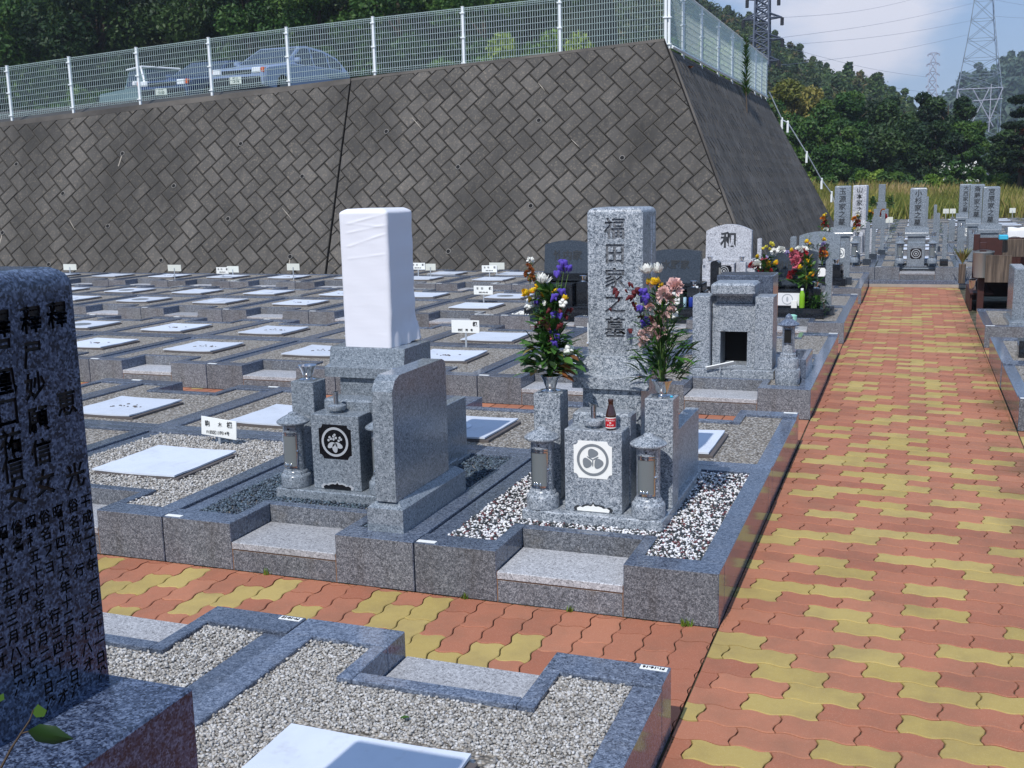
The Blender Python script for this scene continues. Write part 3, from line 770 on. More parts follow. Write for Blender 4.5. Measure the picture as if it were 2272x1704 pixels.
# ---------------------------------------------------------------- retaining wall of diagonal blocks
def solve_plane(pts4): pass
def wall_panel(name, parent, A, B, Cc, D, cap=.16, seed=0, jog=True):
    """A,B bottom left/right, Cc,D top right/left; blocks laid on the diagonal in the panel's own plane"""
    rr = random.Random(seed); A, B, Cc, D = map(Vector, (A, B, Cc, D))
    ex = (B - A).normalized(); nrm = ex.cross(D - A).normalized(); ez = nrm.cross(ex).normalized()
    def uv(p): d = p - A; return (d.dot(ex), d.dot(ez))
    quad = [uv(A), uv(B), uv(Cc), uv(D)]
    def shrink_top(q, c): return [q[0], q[1], (q[2][0], q[2][1] - c), (q[3][0], q[3][1] - c)]
    inner = shrink_top(quad, cap); inner = [(inner[0][0] + .012, inner[0][1]), (inner[1][0] - .012, inner[1][1]), (inner[2][0] - .012, inner[2][1]), (inner[3][0] + .012, inner[3][1])]
    def clipc(poly, cv):
        for i in range(len(cv)):
            a, b = cv[i], cv[(i + 1) % len(cv)]; out = []
            def sd(p): return (b[0] - a[0]) * (p[1] - a[1]) - (b[1] - a[1]) * (p[0] - a[0])
            for j in range(len(poly)):
                p, q = poly[j - 1], poly[j]; sp, sq = sd(p), sd(q)
                if (sp >= 0) != (sq >= 0): t = sp / (sp - sq); out.append((p[0] + (q[0] - p[0]) * t, p[1] + (q[1] - p[1]) * t))
                if sq >= 0: out.append(q)
            poly = out
            if len(poly) < 3: return []
        return poly
    def W3(p, h): return tuple(A + ex * p[0] + ez * p[1] + nrm * h)
    mb = MB(); at = []
    mb.add([W3(p, 0) for p in quad] + [W3(p, -.5) for p in quad], [(0, 1, 2, 3), (0, 3, 7, 4), (1, 5, 6, 2), (3, 2, 6, 7)], 1); at += [.5] * 4
    # smooth mortar cap along the top edge and thin borders at both ends
    top = [(quad[3][0], quad[3][1] - cap), (quad[2][0], quad[2][1] - cap), quad[2], quad[3]]
    mb.add([W3(p, .018) for p in top] + [W3(p, -.02) for p in top], [(0, 1, 2, 3), (0, 4, 5, 1), (3, 2, 6, 7)], 2); at += [.5] * 3
    w, l, g = .262, .415, .012; r2 = math.sqrt(2); hlay = l / r2; dx = w * r2
    um = max(p[0] for p in quad); vm = max(p[1] for p in quad); vmin = -.6
    nl = int(vm / hlay) + 4; off = 0.0
    for L in range(-2, nl):
        sgn = 1 if L % 2 == 0 else -1
        # chain the layers so that each block sits in the notch of the layer below
        vy = L * hlay
        for i in range(-4, int(um / dx) + 5):
            ox = i * dx + off
            # block: lower corner at (ox,vy), long axis along (sgn,1)
            a = Vector((sgn, 1)).normalized(); b = Vector((-sgn, 1)).normalized()
            p0 = Vector((ox, vy))
            P = [p0 + a * (g / 2) + b * (g / 2), p0 + a * (l - g / 2) + b * (g / 2), p0 + a * (l - g / 2) + b * (w - g / 2), p0 + a * (g / 2) + b * (w - g / 2)]
            if sgn < 0: P = P[::-1]
            P = [(q.x, q.y) for q in P]
            c = clipc(P, inner)
            if len(c) < 3: continue
            cx = sum(q[0] for q in c) / len(c); cz = sum(q[1] for q in c) / len(c); n = len(c); hh = .02 + rr.uniform(-.003, .004); tilt = rr.uniform(-.004, .004)
            low = [W3(q, -.01) for q in c]; mid = [W3(q, hh * .62) for q in c]; hi = [W3((cx + (q[0] - cx) * .89, cz + (q[1] - cz) * .89), hh + tilt * (q[0] - cx) * 8) for q in c]
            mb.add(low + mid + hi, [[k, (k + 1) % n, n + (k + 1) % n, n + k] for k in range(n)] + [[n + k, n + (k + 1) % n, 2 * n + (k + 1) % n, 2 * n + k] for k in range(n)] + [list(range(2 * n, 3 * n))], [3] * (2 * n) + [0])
            at += [rr.random()] * (2 * n + 1)
        off += sgn * (l / r2) - (0 if False else 0)
        off = off % dx
        # the next layer leans the other way: its notch starts where this layer's upper corners are
        off = (off - 0) % dx
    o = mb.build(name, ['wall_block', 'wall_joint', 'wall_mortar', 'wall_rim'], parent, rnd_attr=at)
    return o, (A, ex, ez, nrm)
def coplanar():
    b, t, q = Vector((-10.5, 15.0, 0)), Vector((-10.6, 16.68, 4.10)), Vector((-18.80, 15.50, 3.50))
    n_ = (t - b).cross(q - b); x = -23.5
    ya = b.y - (n_.x * (x - b.x) + n_.z * (0 - b.z)) / n_.y
    return (x, ya, 0), tuple(t + (q - t) * ((x - t.x) / (q.x - t.x)))
wall = thing('retaining_wall', 'tall leaning retaining wall of diagonal concrete blocks behind the graves', 'retaining wall', (-10.5, 15, 0))
wl = Vector((-10.5, 15, 0))
def wv(*p): return Vector(p) - wl
WL0, WT0 = coplanar(); print('wall left', WL0, WT0)
WL1, WL2, WL3 = (-10.5, 15.0, 0.), (-1.9, 15.12, 0), (-1.9, 36.6, 0)
WT1, WT2, WT3 = (-10.6, 16.68, 4.10), (-3.95, 17.32, 4.34), (-3.95, 32.0, 4.40)
pan1, fr1 = wall_panel('block_face', wall, wv(*WL0), wv(*WL1), wv(*WT1), wv(*WT0), .12, 3)
pan2, fr2 = wall_panel('block_face', wall, wv(WL1[0] + .02, WL1[1], 0), wv(*WL2), wv(*WT2), wv(WT1[0] + .02, WT1[1], WT1[2]), .06, 4)
pan3, fr3 = wall_panel('side_face', wall, wv(*WL2), wv(*WL3), wv(*WT3), wv(*WT2), .1, 5)
mb = MB(); mb.tube([wv(-1.905, 15.11, 0), wv(-3.96, 17.31, 4.33)], .055, 6); mb.build('corner_ridge', 'wall_mortar', wall)
# weep holes: short pipes set into the block faces
def on_wall(u, v, fr):
    A, ex, ez, nrm = fr; d = cF + cR * ((u - 1136) / 2372.8) - cU * ((v - 852) / 2372.8); o = Vector((CX, CY, CZ)) - wl - A
    return Vector((CX, CY, CZ)) - wl + d * (-(o.dot(nrm)) / d.dot(nrm))
wh1 = [(x / 2.765, y / 2.765) for x, y in ((755, 945), (1480, 885), (1857, 1085), (1070, 1143), (390, 1190), (1402, 1345), (665, 1390), (20, 1430), (1783, 1577), (992, 1600), (105, 1010), (303, 1625))]
wh2 = [(700 + x / 2.765, y / 2.765) for x, y in ((438, 810), (1373, 742), (877, 1028), (1883, 972), (1323, 1266), (818, 1545))]
for lst, fr in ((wh1, fr1), (wh2, fr2)):
    for u, v in lst:
        p = on_wall(u, v, fr); n_ = fr[3]; q = MB(); rot = n_.to_track_quat('Z', 'Y').to_matrix().to_4x4()
        T = Matrix.Translation(p) @ rot
        q.lathe([(.056, -.02), (.056, .026), (.050, .034), (.041, .034), (.040, .028)], 14, m=0, T=T); q.lathe([(.041, .0), (.0405, .0305), (.001, .031)], 14, m=1, T=T)  # dark disc stands in for the pipe's shaded inside
        q.box(-.012, .012, -.3, -.06, .0, .026, 0, 2, T @ Matrix.Rotation(random.Random(int(u)).uniform(-.3, .3), 4, 'Z')) if int(u) % 7 == 0 else None
        q.build('weep_hole', ['concrete', 'hollow_shade', 'mortar_light'], wall, smooth=40)
# white scratches on the block faces
q = MB()
for (u, v, u2, v2) in ((1533 / 2.765 - 0, 1590 / 2.765, 0, 0),): pass
for (a, b, fr) in (((155, 488), (168, 511), fr1), ((627, 462), (648, 487), fr1), ((915, 262), (938, 288), fr2), ((1268, 310), (1285, 327), fr2), ((1195, 185), (1210, 203), fr2)):
    pa, pb = on_wall(*a, fr), on_wall(*b, fr); n_ = fr[3] * .026; q.tube([pa + n_, (pa + pb) / 2 + n_ * 1.05, pb + n_], [.004, .012, .003], 4)
q.build('lime_streaks', 'mortar_light', wall)
# parking ground on top of the wall
mb = MB()
mb.add([(-60, 14.3, 2.6), (-23.5, 15.15, 3.19), (-10.6, 16.8, 4.08), (-4.0, 17.42, 4.32), (-4.0, 32.2, 4.38), (-6.5, 34, 4.2), (-26, 34, 3.6), (-60, 34, 2.8)], [(0, 1, 2, 7), (2, 3, 4, 5), (2, 5, 6, 7)])
struct(mb.build('parking_ground', 'asphalt'))
mb = MB(); mb.add([(-3.95, 32, 4.38), (-1.9, 36.6, 0), (-4, 42, 0), (-8, 42, 0), (-8, 34, 4.2)], [(0, 1, 2, 3, 4)]); struct(mb.build('slope', 'forest_floor'))

# ---------------------------------------------------------------- mesh fences on the wall
def wire(mb, p, q, r):
    p, q = Vector(p), Vector(q); d = (q - p).normalized(); a = d.orthogonal().normalized() * r; b = d.cross(a).normalized() * r
    vs = []
    for o_ in (p, q): vs += [o_ + a, o_ - a * .5 + b * .87, o_ - a * .5 - b * .87]
    mb.add([tuple(v) for v in vs], [(0, 1, 4, 3), (1, 2, 5, 4), (2, 0, 3, 5)])
def mesh_fence(name, label, pts, H, origin, step=.05, horiz=9, posts=True, wr=.0055, extra_bottom=False):
    root = thing(name, label, 'fence', origin); O = Vector(origin); pts = [Vector(p) - O for p in pts]
    for i, p in enumerate(pts):
        m = MB(); m.box(p.x - .026, p.x + .026, p.y - .024, p.y + .024, p.z - .08, p.z + H, .006); m.box(p.x - .03, p.x + .03, p.y - .03, p.y + .03, p.z + H, p.z + H + .012, .004)
        for hz in (.1, .6, 1.08):
            m.box(p.x - .05, p.x + .05, p.y - .045, p.y - .018, p.z + hz - .012, p.z + hz + .012, .002)
        m.build('post', 'fence_white', root)
    for a, b in zip(pts, pts[1:]):
        m = MB(); d = b - a; L = Vector((d.x, d.y, 0)).length; nv = max(4, int(L / step)); side = Vector((d.y, -d.x, 0)).normalized()
        for k_ in range(1, nv):
            o_ = a + d * (k_ / nv); wire(m, o_ + Vector((0, 0, .055)), o_ + Vector((0, 0, H - .02)), wr)
        for hz in [.06, .10, .145] + [.145 + (H - .24) * t / (horiz - 1) for t in range(1, horiz)] + [H - .06, H - .02]:
            off = side * (.022 if abs(hz - .10) < .001 or abs(hz - (H - .06)) < .001 else .004)
            wire(m, a + Vector((0, 0, hz)) + off, b + Vector((0, 0, hz)) + off, wr * (1.9 if hz > H - .03 else 1.35))
        m.build('wire_panel', 'fence_wire', root)
    return root
fp = [(-22.3, 15.15, 3.26), (-20.5, 15.38, 3.40), (-18.80, 15.60, 3.53), (-17.21, 15.81, 3.65), (-15.53, 16.03, 3.77), (-13.80, 16.27, 3.89), (-12.0, 16.52, 4.01), (-10.08, 16.79, 4.12), (-8.12, 16.96, 4.195), (-6.11, 17.15, 4.27), (-4.02, 17.36, 4.345)]
mesh_fence('mesh_fence', 'white wire mesh fence with square posts along the top of the wall', fp, 1.2, (-12, 16.5, 4.0))
sp_ = [(-3.96, 17.40, 4.35), (-3.93, 18.6, 4.35), (-3.93, 20.65, 4.36), (-3.93, 22.85, 4.37), (-3.93, 24.97, 4.375), (-3.93, 27.1, 4.38), (-3.93, 29.3, 4.39), (-3.94, 30.7, 4.39), (-3.95, 32.0, 4.40)]
sf = mesh_fence('mesh_fence', 'white wire mesh fence running away along the side of the wall', sp_, 1.22, (-3.93, 24.5, 4.38), step=.07, wr=.0045)
m = MB(); m.bar((.03, -7.1, .02), (.03, 7.5, .06), .06); m.bar((0, -7.1, 1.2), (0, 7.5, 1.25), .05); m.build('rail', 'fence_white', sf)
# stair rail on the far end of the wall
sr = thing('stair_rail', 'white handrail stepping down the far end of the block wall', 'handrail', (-3, 34, 2))
g = [(-3.88, 32.2, 4.62), (-3.55, 33, 3.78), (-3.38, 33.2, 3.68), (-2.85, 34.3, 2.70), (-2.42, 35.4, 1.80), (-2.12, 36.1, 1.33), (-1.95, 36.5, .7)]
m = MB(); m.tube([(x + 3, y - 34, z - 2) for x, y, z in g], .022, 6); m.build('rail', 'fence_white', sr)
for (x, y, z) in g[1:6]: m = MB(); m.box(x + 3 - .035, x + 3 + .035, y - 34 - .035, y - 34 + .035, z - 2 - .32, z - 2 + .07, .01); m.build('post', 'fence_white', sr)

# ---------------------------------------------------------------- stonework builders
def granite_box(mb, x0, x1, y0, y1, z0, z1, c=.004, m=0): mb.box(x0, x1, y0, y1, z0, z1, c, m)
def shaft_mesh(w, d, z0, z1, r=.03):
    """square pillar with a softly rounded head"""
    mb = MB(); N = 5; hw, hd = w / 2, d / 2; V = []
    loops = [(0, z0)] + [(0, z1 - r)] + [(r * (1 - math.cos(t * math.pi / 2 / N)), z1 - r + r * math.sin(t * math.pi / 2 / N)) for t in range(1, N + 1)]
    c = .005
    for ins, z in loops:
        a, b = hw - ins, hd - ins
        V += [(-a + c, -b, z), (a - c, -b, z), (a, -b + c, z), (a, b - c, z), (a - c, b, z), (-a + c, b, z), (-a, b - c, z), (-a, -b + c, z)]
    F = []
    for j in range(len(loops) - 1):
        for i in range(8): F.append([j * 8 + i, j * 8 + (i + 1) % 8, (j + 1) * 8 + (i + 1) % 8, (j + 1) * 8 + i])
    F.append(list(range(8))[::-1]); F.append([(len(loops) - 1) * 8 + i for i in range(8)])
    mb.add(V, F); return mb
def vase_mesh(h=.075, r=.047):
    mb = MB(); mb.lathe([(r * 1.02, 0), (r * 1.05, .006), (r * .55, .012), (r * .52, .02), (r * .66, h * .45), (r * .8, h * .75), (r * 1.05, h), (r * 1.06, h + .002), (r * .9, h - .004), (r * .55, h * .5)], 26)
    return mb
def crest_plate(parent, y, zc, w, h, style, plate):
    root = None; c = .022; mb = MB()
    def notched(w, h, c, n=5):
        pts = []
        for sx, sz, a0 in ((1, -1, 90), (1, 1, 180), (-1, 1, 270), (-1, -1, 0)):
            cx, cz = sx * w / 2, sz * h / 2
            pass
        P = []
        for (cx, cz, a) in ((-w / 2, -h / 2, 0), (-w / 2, h / 2, -90), (w / 2, h / 2, 180), (w / 2, -h / 2, 90)):
            for k_ in range(n + 1):
                t = R(a + 90 * k_ / n); P.append((cx + c * math.cos(t), cz + c * math.sin(t)))
        return P
    P = notched(w, h, c)
    mb.prism([(x, zc + z) for x, z in P], 'y', y, y - .0022); pl = mb.build('crest_plate', plate, parent)
    cm_ = 'crest_grey' if plate == 'plate_white' else 'crest_silver'; m = MB(); R0 = min(w, h) * .43; ye = y - .0024
    def ring(r1, r2, n=36):
        vs = []; fs = []
        for i in range(n):
            t = 2 * math.pi * i / n
            for r_ in (r1, r2): vs.append((r_ * math.cos(t), ye - .0016, zc + r_ * math.sin(t)))
        fs = [[2 * i, 2 * i + 1, (2 * i + 3) % (2 * n), (2 * i + 2) % (2 * n)] for i in range(n)]; m.add(vs, fs)
    def leafp(cx, cz, L, wd, ang, lobe=0, yy=-.0018):
        P = []
        for i in range(20):
            t = i / 20 * 2 * math.pi; rx = math.cos(t); rz = math.sin(t)
            k_ = 1 + lobe * math.cos(3 * t); x = wd * rx * k_; z = L * rz * k_
            P.append((cx + x * math.cos(ang) - z * math.sin(ang), zc + cz + x * math.sin(ang) + z * math.cos(ang)))
        m.prism(P, 'y', ye, ye + yy)
    ring(R0 * .84, R0)
    if style == 'three_leaf':
        for a in (90, 210, 330):
            t = R(a); leafp(R0 * .42 * math.cos(t), R0 * .42 * math.sin(t), R0 * .27, R0 * .32, t - math.pi / 2, .10)
        for a in (30, 150, 270): t = R(a); leafp(R0 * .2 * math.cos(t), R0 * .2 * math.sin(t), R0 * .22, R0 * .04, t - math.pi / 2)
    elif style == 'blossom':
        for a, L_, w_ in ((-90, .34, .2), (-150, .3, .17), (-30, .3, .17)): t = R(a); leafp(R0 * .33 * math.cos(t), R0 * .33 * math.sin(t) - R0 * .06, R0 * L_, R0 * w_, t - math.pi / 2, .06)
        for x, z0_, n_ in ((0, .18, 4), (-.38, .1, 3), (.38, .1, 3)):
            for k_ in range(n_): leafp((x + (.09 if k_ % 2 else -.09) * (k_ < n_ - 1)) * R0, (z0_ + .1 * k_) * R0, R0 * .085, R0 * .085, 0)
    elif style == 'octagon':
        ring(R0 * .45, R0 * .6, 8); leafp(0, 0, R0 * .2, R0 * .2, 0)
    elif style == 'drop': leafp(0, 0, R0 * .5, R0 * .2, 0)
    m.build('crest', cm_, pl); return pl
def cloud_panel(parent, y, z0, w, h, plate):
    """scalloped foot panel on the front of an altar box"""
    P = [(-w / 2, z0)]; n = 5
    prof = [(-.5, .0), (-.52, .35), (-.42, .62), (-.33, .5), (-.26, .7), (-.16, .8), (-.08, .72), (-.03, .85), (0, 1.1), (.03, .85), (.08, .72), (.16, .8), (.26, .7), (.33, .5), (.42, .62), (.52, .35), (.5, 0)]
    P = [(a * w, z0 + b * h) for a, b in prof]; m = MB(); m.prism(P, 'y', y, y - .0015); o = m.build('foot_panel', 'ink_stroke_shade' if plate == 'plate_white' else 'crest_silver', parent)
    P2 = [(a * w * .84, z0 + b * h * .78) for a, b in prof]; m = MB(); m.prism(P2, 'y', y - .0017, y - .0030); m.build('panel_inlay', plate, o)
def incense(root_loc, mat, label, steel=True):
    r = thing('incense_burner', label, 'incense burner', root_loc)
    m = MB(); m.lathe([(.030, 0), (.028, .008), (.046, .014), (.050, .024), (.048, .036), (.030, .042)], 24); m.build('bowl', mat, r, smooth=45)
    m = MB(); m.lathe([(.0135, .036), (.0135, .10), (.0165, .102), (.0165, .105), (.012, .105), (.011, .06)], 18); m.build('tube', 'steel', r, smooth=45)
    return r
def lantern(loc, mat, label, h=.40, rz=0, group=None):
    """round drum lantern: base, body with a glazed steel door, cap"""
    r = thing('stone_lantern', label, 'stone lantern', loc, rz, group); s = h / .40
    m = MB(); m.lathe([(a * s, b * s) for a, b in ((.077, 0), (.080, .004), (.080, .058), (.078, .064), (.070, .070), (.067, .073), (.067, .080), (.062, .088), (.058, .092))], 30); m.build('base', mat, r, smooth=35)
    m = MB(); m.lathe([(a * s, b * s) for a, b in ((.057, .092), (.056, .10), (.056, .325), (.058, .335))], 30); m.build('body', mat, r, smooth=35)
    m = MB(); m.lathe([(a * s, b * s) for a, b in ((.050, .335), (.075, .338), (.086, .345), (.0875, .352), (.082, .358), (.060, .372), (.036, .384), (.026, .387), (.024, .395), (.012, .401), (.002, .403))], 30); m.build('cap', mat, r, smooth=45)
    d = MB(); n = 12; a0, a1 = R(-135), R(-45)
    def arc(rr, z0, z1, aa, ab, m_=0, rin=None):
        vs = []; fs = []
        for i in range(n + 1):
            t = aa + (ab - aa) * i / n
            for q in (rr, rin or rr - .003):
                for z in (z0, z1): vs.append((q * s * math.cos(t), q * s * math.sin(t), z * s))
        for i in range(n): b = 4 * i; fs += [[b, b + 4, b + 5, b + 1], [b + 1, b + 5, b + 7, b + 3], [b, b + 2, b + 6, b + 4]]
        d.add(vs, fs, m_)
    arc(.0585, .112, .290, a0, a1, 1, .0565)
    arc(.0610, .108, .118, a0, a1); arc(.0610, .282, .290, a0, a1); arc(.0615, .294, .300, a0, a1); arc(.0612, .11, .29, a0, a0 + .09); arc(.0612, .11, .29, a1 - .12, a1)
    dr = d.build('door', ['steel', 'lantern_dark'], r, smooth=40)
    m = MB(); m.lathe([(.006 * s, 0), (.006 * s, .005 * s), (.002 * s, .012 * s)], 10, (math.cos(a1) * .063 * s, math.sin(a1) * .063 * s, .195 * s)); m.build('latch', 'steel', dr)
    m = MB()
    for t in (R(-112), R(-98), R(-82)): m.lathe([(.006 * s, 0), (.007 * s, .006 * s), (.003 * s, .014 * s), (.001, .017 * s)], 10, (math.cos(t) * .0600 * s, math.sin(t) * .0600 * s, .118 * s))
    m.build('candle_cups', 'steel', r, smooth=40)
    m = MB(); m.lathe([(.0045 * s, -.002), (.0045 * s, .002)], 10, (0, 0, 0), T=Matrix.Translation((.056 * s * math.cos(R(-88)), .057 * s * math.sin(R(-88)), .318 * s)) @ Matrix.Rotation(R(90), 4, 'X')); m.build('vent_hole', 'hollow_shade', r)  # flat dark disc stands for the vent's inner shade
    return r
def family_grave(name, label, cx, yb, mat, crest='three_leaf', plate='plate_white', zb=GZ, dw=.19, top=1.65, shaft_w=.272, body=None, bold=.002, carve_it=False, vases=True, s=1.0, shaft=True, side_text=None, lan=None, box=True):
    """upright family headstone: plinth, offering box with step, two flower pillars, stem, dai and shaft. Heights are world z."""
    r = thing(name, label, 'gravestone', (cx, yb, zb)); Z = lambda z: z - zb
    m = MB(); m.box(-.335, .335, .48, 1.30, 0, Z(.268), .006); m.build('plinth', mat, r)
    if box:
        m = MB(); m.box(-.136, .136, .53, .665, Z(.268), Z(.655), .003); b = m.build('offering_box', mat, r)
        m = MB(); m.box(-.14, .14, .667, .80, Z(.268), Z(.708), .012); m.build('incense_step', mat, r)
        if crest: crest_plate(b, .53, Z(.518), .182, .176, crest, plate); cloud_panel(b, .53, Z(.272), .18, .042, plate)
    for sx in (-1, 1):
        m = MB(); xa, xb = sorted((sx * .205, sx * .338)); m.box(xa, xb, .685, .815, Z(.268), Z(.785), .003); pil = m.build('flower_pillar', mat, r)
        if vases: m = vase_mesh(); o = m.build('vase', 'steel', pil, loc=(sx * .2715, .75, Z(.786)), smooth=40)
    m = MB(); m.box(-.145, .145, .86, 1.20, Z(.268), Z(.79), .004); m.build('stem_stone', mat, r)
    # dai: bevelled ledge in front
    m = MB(); a = dw; y0 = .835
    prof = [(y0, Z(.790)), (y0, Z(.842)), (y0 + .055, Z(.852)), (y0 + .075, Z(.935)), (y0 + .08, Z(.94)), (1.22, Z(.94)), (1.225, Z(.935)), (1.225, Z(.790))]
    m.prism(prof, 'x', -a, a); m.build('dai', mat, r)
    if shaft:
        sm = shaft_mesh(shaft_w, .285, 0, top - .941); so_ = sm.build('shaft', mat, r, loc=(0, 1.075, Z(.9405)), smooth=30)
        if carve_it and body:
            n = len(body); sz = .104
            carve(so_, [(ch, sz, (.0, -.1425, top - .941 - .105 - i * .119), 0, False, .0026) for i, ch in enumerate(body)])
        elif body:
            n = len(body); sz = min(.125, (top - 1.0) / n * .95); lettering('inscription', [(body, sz, (0, -.1433, top - .941 - .04), 0, 0, True, bold)], 'ink_stroke_shade', so_)
        if side_text:
            lettering('side_inscription', [(t_, .03, (shaft_w / 2 + .0006, yy, top - .941 - .05), R(90), 0, True, .0012) for t_, yy in side_text], 'ink_white', so_)
    return r
# ---- the two graves in front
fk = family_grave('family_gravestone', 'tall speckled granite headstone carved with four characters, between two bouquets', -.67, 0, 'granite_speckled', body='福田家之墓', carve_it=True, side_text=[('昭和五十五年三月吉日', .04), ('福田建之', .09)])
for sx, w_ in ((-1, 'left'), (1, 'right')):
    lantern((-.67 + sx * .2535, .555, .268), 'granite_speckled', f'drum lantern {"under the purple and yellow bouquet" if sx < 0 else "under the pink carnation bouquet"}', .385)
incense((-.685, .60, .655), 'granite_speckled', 'round incense burner with steel tube beside the brown bottle')
wr = family_grave('family_gravestone', 'grey granite grave with its headstone wrapped in white cloth', -2.012, 0, 'granite_fine', crest='blossom', plate='plate_black', dw=.22, shaft=False)
for sx in (-1, 1):
    lantern((-2.012 + sx * .2535, .555, .268), 'granite_fine', 'drum lantern left of the black crest plate' if sx < 0 else 'drum lantern half hidden behind the polished slab by the black crest', .385)
incense((-2.035, .60, .655), 'granite_fine', 'round incense burner with steel tube above the black crest plate')
# cloth-wrapped headstone
def wrapped():
    N = 88; M = 150; hw, hd, r = .140, .152, .014; z0, z1 = .0, .722; V = []; F = []
    def sec(t, a, b, r):
        # rounded rectangle by arc length
        per = [2 * (a - r), math.pi * r / 2, 2 * (b - r), math.pi * r / 2] * 2; L = sum(per); s = (t % 1) * L; i = 0
        while s > per[i]: s -= per[i]; i = (i + 1) % 8
        k_ = i // 2; odd = i % 2; cs = [(a - r, -(b - r)), (a - r, b - r), (-(a - r), b - r), (-(a - r), -(b - r))]
        dirs = [(0, -1), (1, 0), (0, 1), (-1, 0)]
        if not odd:
            st = [(-(a - r), -b), (a, -(b - r)), (a - r, b), (-a, b - r)][k_]; dd = [(1, 0), (0, 1), (-1, 0), (0, -1)][k_]
            return st[0] + dd[0] * s, st[1] + dd[1] * s, dirs[k_]
        c_ = cs[k_]; ang = -math.pi / 2 + k_ * math.pi / 2 + s / r
        return c_[0] + r * math.cos(ang), c_[1] + r * math.sin(ang), (math.cos(ang), math.sin(ang))
    for j in range(M + 1):
        f = j / M; z = z0 + (z1 - z0) * f; ins = 0
        if f > .965: ins = .03 * ((f - .965) / .035) ** 2
        for i in range(N):
            x, y, (nx, ny) = sec(i / N, hw - ins, hd - ins, r); th = math.atan2(y, x)
            h = 0
            if nx > .5:   # right side: folds sweeping up to the right
                q = z - y * .35; h += .0035 * math.sin(q * 40 + 1.3 * math.sin(y * 14)) * (.4 + .6 * max(0, math.sin(q * 9 + .6))) * min(1, (y + .16) * 6)
                lo = max(0, .24 - f) / .24; h += .026 * lo * max(0, (y + .05) * 5) + .008 * lo * math.sin(y * 60)
            elif ny < -.5:
                q = z - x * .25; 
                for zc_, sl_k, a_ in ((.665, .22, .0030), (.615, .18, .0024), (.555, .30, .0032), (.475, .12, .0018), (.64, -.1, .0016)):
                    dq = (z - zc_ - x * sl_k) / .0045; h += a_ * math.exp(-dq * dq) * (.4 + .6 * math.sin(x * 17 + zc_ * 40) ** 2) * (x > -.1)
            h += .0004 * math.sin(z * 40 + x * 30 + y * 20)
            zz = z
            if nx > .5 and f < .02: zz += .02 * max(0, y * 5)
            V.append((x + nx * h, y + ny * h, zz))
    for j in range(M):
        for i in range(N): F.append([j * N + i, j * N + (i + 1) % N, (j + 1) * N + (i + 1) % N, (j + 1) * N + i])
    mb = MB(); mb.add(V, F); mb.f.append([M * N + i for i in range(N)]); mb.m.append(0)
    # loose corner at the foot
    mb.add([(.13, .05, .0), (.150, .10, .006), (.158, .14, .045), (.152, .150, .11), (.148, .150, .05), (.150, .168, -.001), (.162, .165, .012)], [(0, 1, 2, 3), (0, 3, 4), (4, 3, 2, 6), (4, 6, 5)])
    sh = shaft_mesh(.262, .275, 0, .70).build('shaft', 'granite_fine', wr, loc=(0, 1.075, .9405 - GZ), smooth=30)
    return mb.build('cloth_wrapping', 'cloth_wrap', sh, smooth=60)
wrapped()
# upright polished slab on its base at the right front of that plot
sl = thing('memorial_slab', 'polished upright slab on a long base, right of the cloth-wrapped headstone', 'memorial slab', (-1.5, .10, GZ))
m = MB(); y0, y1 = -.005, .72; m.add([(-.112, y0, 0), (.068, y0, 0), (.068, y1, 0), (-.112, y1, 0), (-.112, y0, .125), (.068, y0, .125), (.068, y1, .125), (-.112, y1, .125), (-.075, y0 + .04, .155), (.032, y0 + .04, .155), (.032, y1 - .04, .155), (-.075, y1 - .04, .155)],
    [(0, 1, 5, 4), (1, 2, 6, 5), (2, 3, 7, 6), (3, 0, 4, 7), (4, 5, 9, 8), (5, 6, 10, 9), (6, 7, 11, 10), (7, 4, 8, 11), (8, 9, 10, 11), (0, 3, 2, 1)]); m.build('base', 'granite_fine', sl)
m = MB(); P = [(.01, .1555), (.60, .1555), (.60, .695), (.585, .715), (.56, .725), (.09, .725), (.045, .705), (.015, .66)]
m.prism(P, 'x', -.072, .030); m.build('slab', 'granite_fine', sl)
# low rear slabs beside both stones
for cx, mt, lb in ((-.67, 'granite_speckled', 'low polished slab behind the right lantern of the speckled headstone'), (-2.012, 'granite_fine', 'low polished slab standing behind the upright slab, right of the cloth-wrapped stone')):
    t_ = thing('rear_slab', lb, 'stone slab', (cx, 0, GZ)); m = MB(); m.box(.235, .305, .85, 1.50, 0, .37, .004); m.build('slab', mt, t_); m = MB(); m.box(.222, .318, .83, 1.52, -.01, .03, .003); m.build('base', mt, t_)

# bottle on the offering box
bt = thing('drink_bottle', 'brown glass bottle with a red label on the offering box', 'bottle', (-.596, .575, .655))
m = MB(); m.lathe([(.020, 0), (.0235, .003), (.0245, .008), (.0245, .062), (.0235, .072), (.0185, .092), (.0135, .108), (.0115, .118), (.0112, .138)], 28); m.build('glass_body', 'brown_glass', bt, smooth=50)
m = MB(); m.lathe([(.0125, .130), (.0128, .132), (.0128, .141), (.0118, .143), (.002, .1435)], 22); m.build('cap', 'brown_glass', bt, smooth=50)
def curved(mb, r, z0, z1, a0, a1, m_=0, n=14):
    vs = []; fs = []
    for i in range(n + 1):
        t = a0 + (a1 - a0) * i / n; vs += [(r * math.cos(t), r * math.sin(t), z0), (r * math.cos(t), r * math.sin(t), z1)]
    mb.add(vs, [[2 * i, 2 * i + 2, 2 * i + 3, 2 * i + 1] for i in range(n)], m_)
m = MB(); curved(m, .0249, .010, .060, R(-175), R(-5), 0); curved(m, .0251, .014, .056, R(-168), R(-12), 1); lab = m.build('label', ['plate_white', 'label_red'], bt)
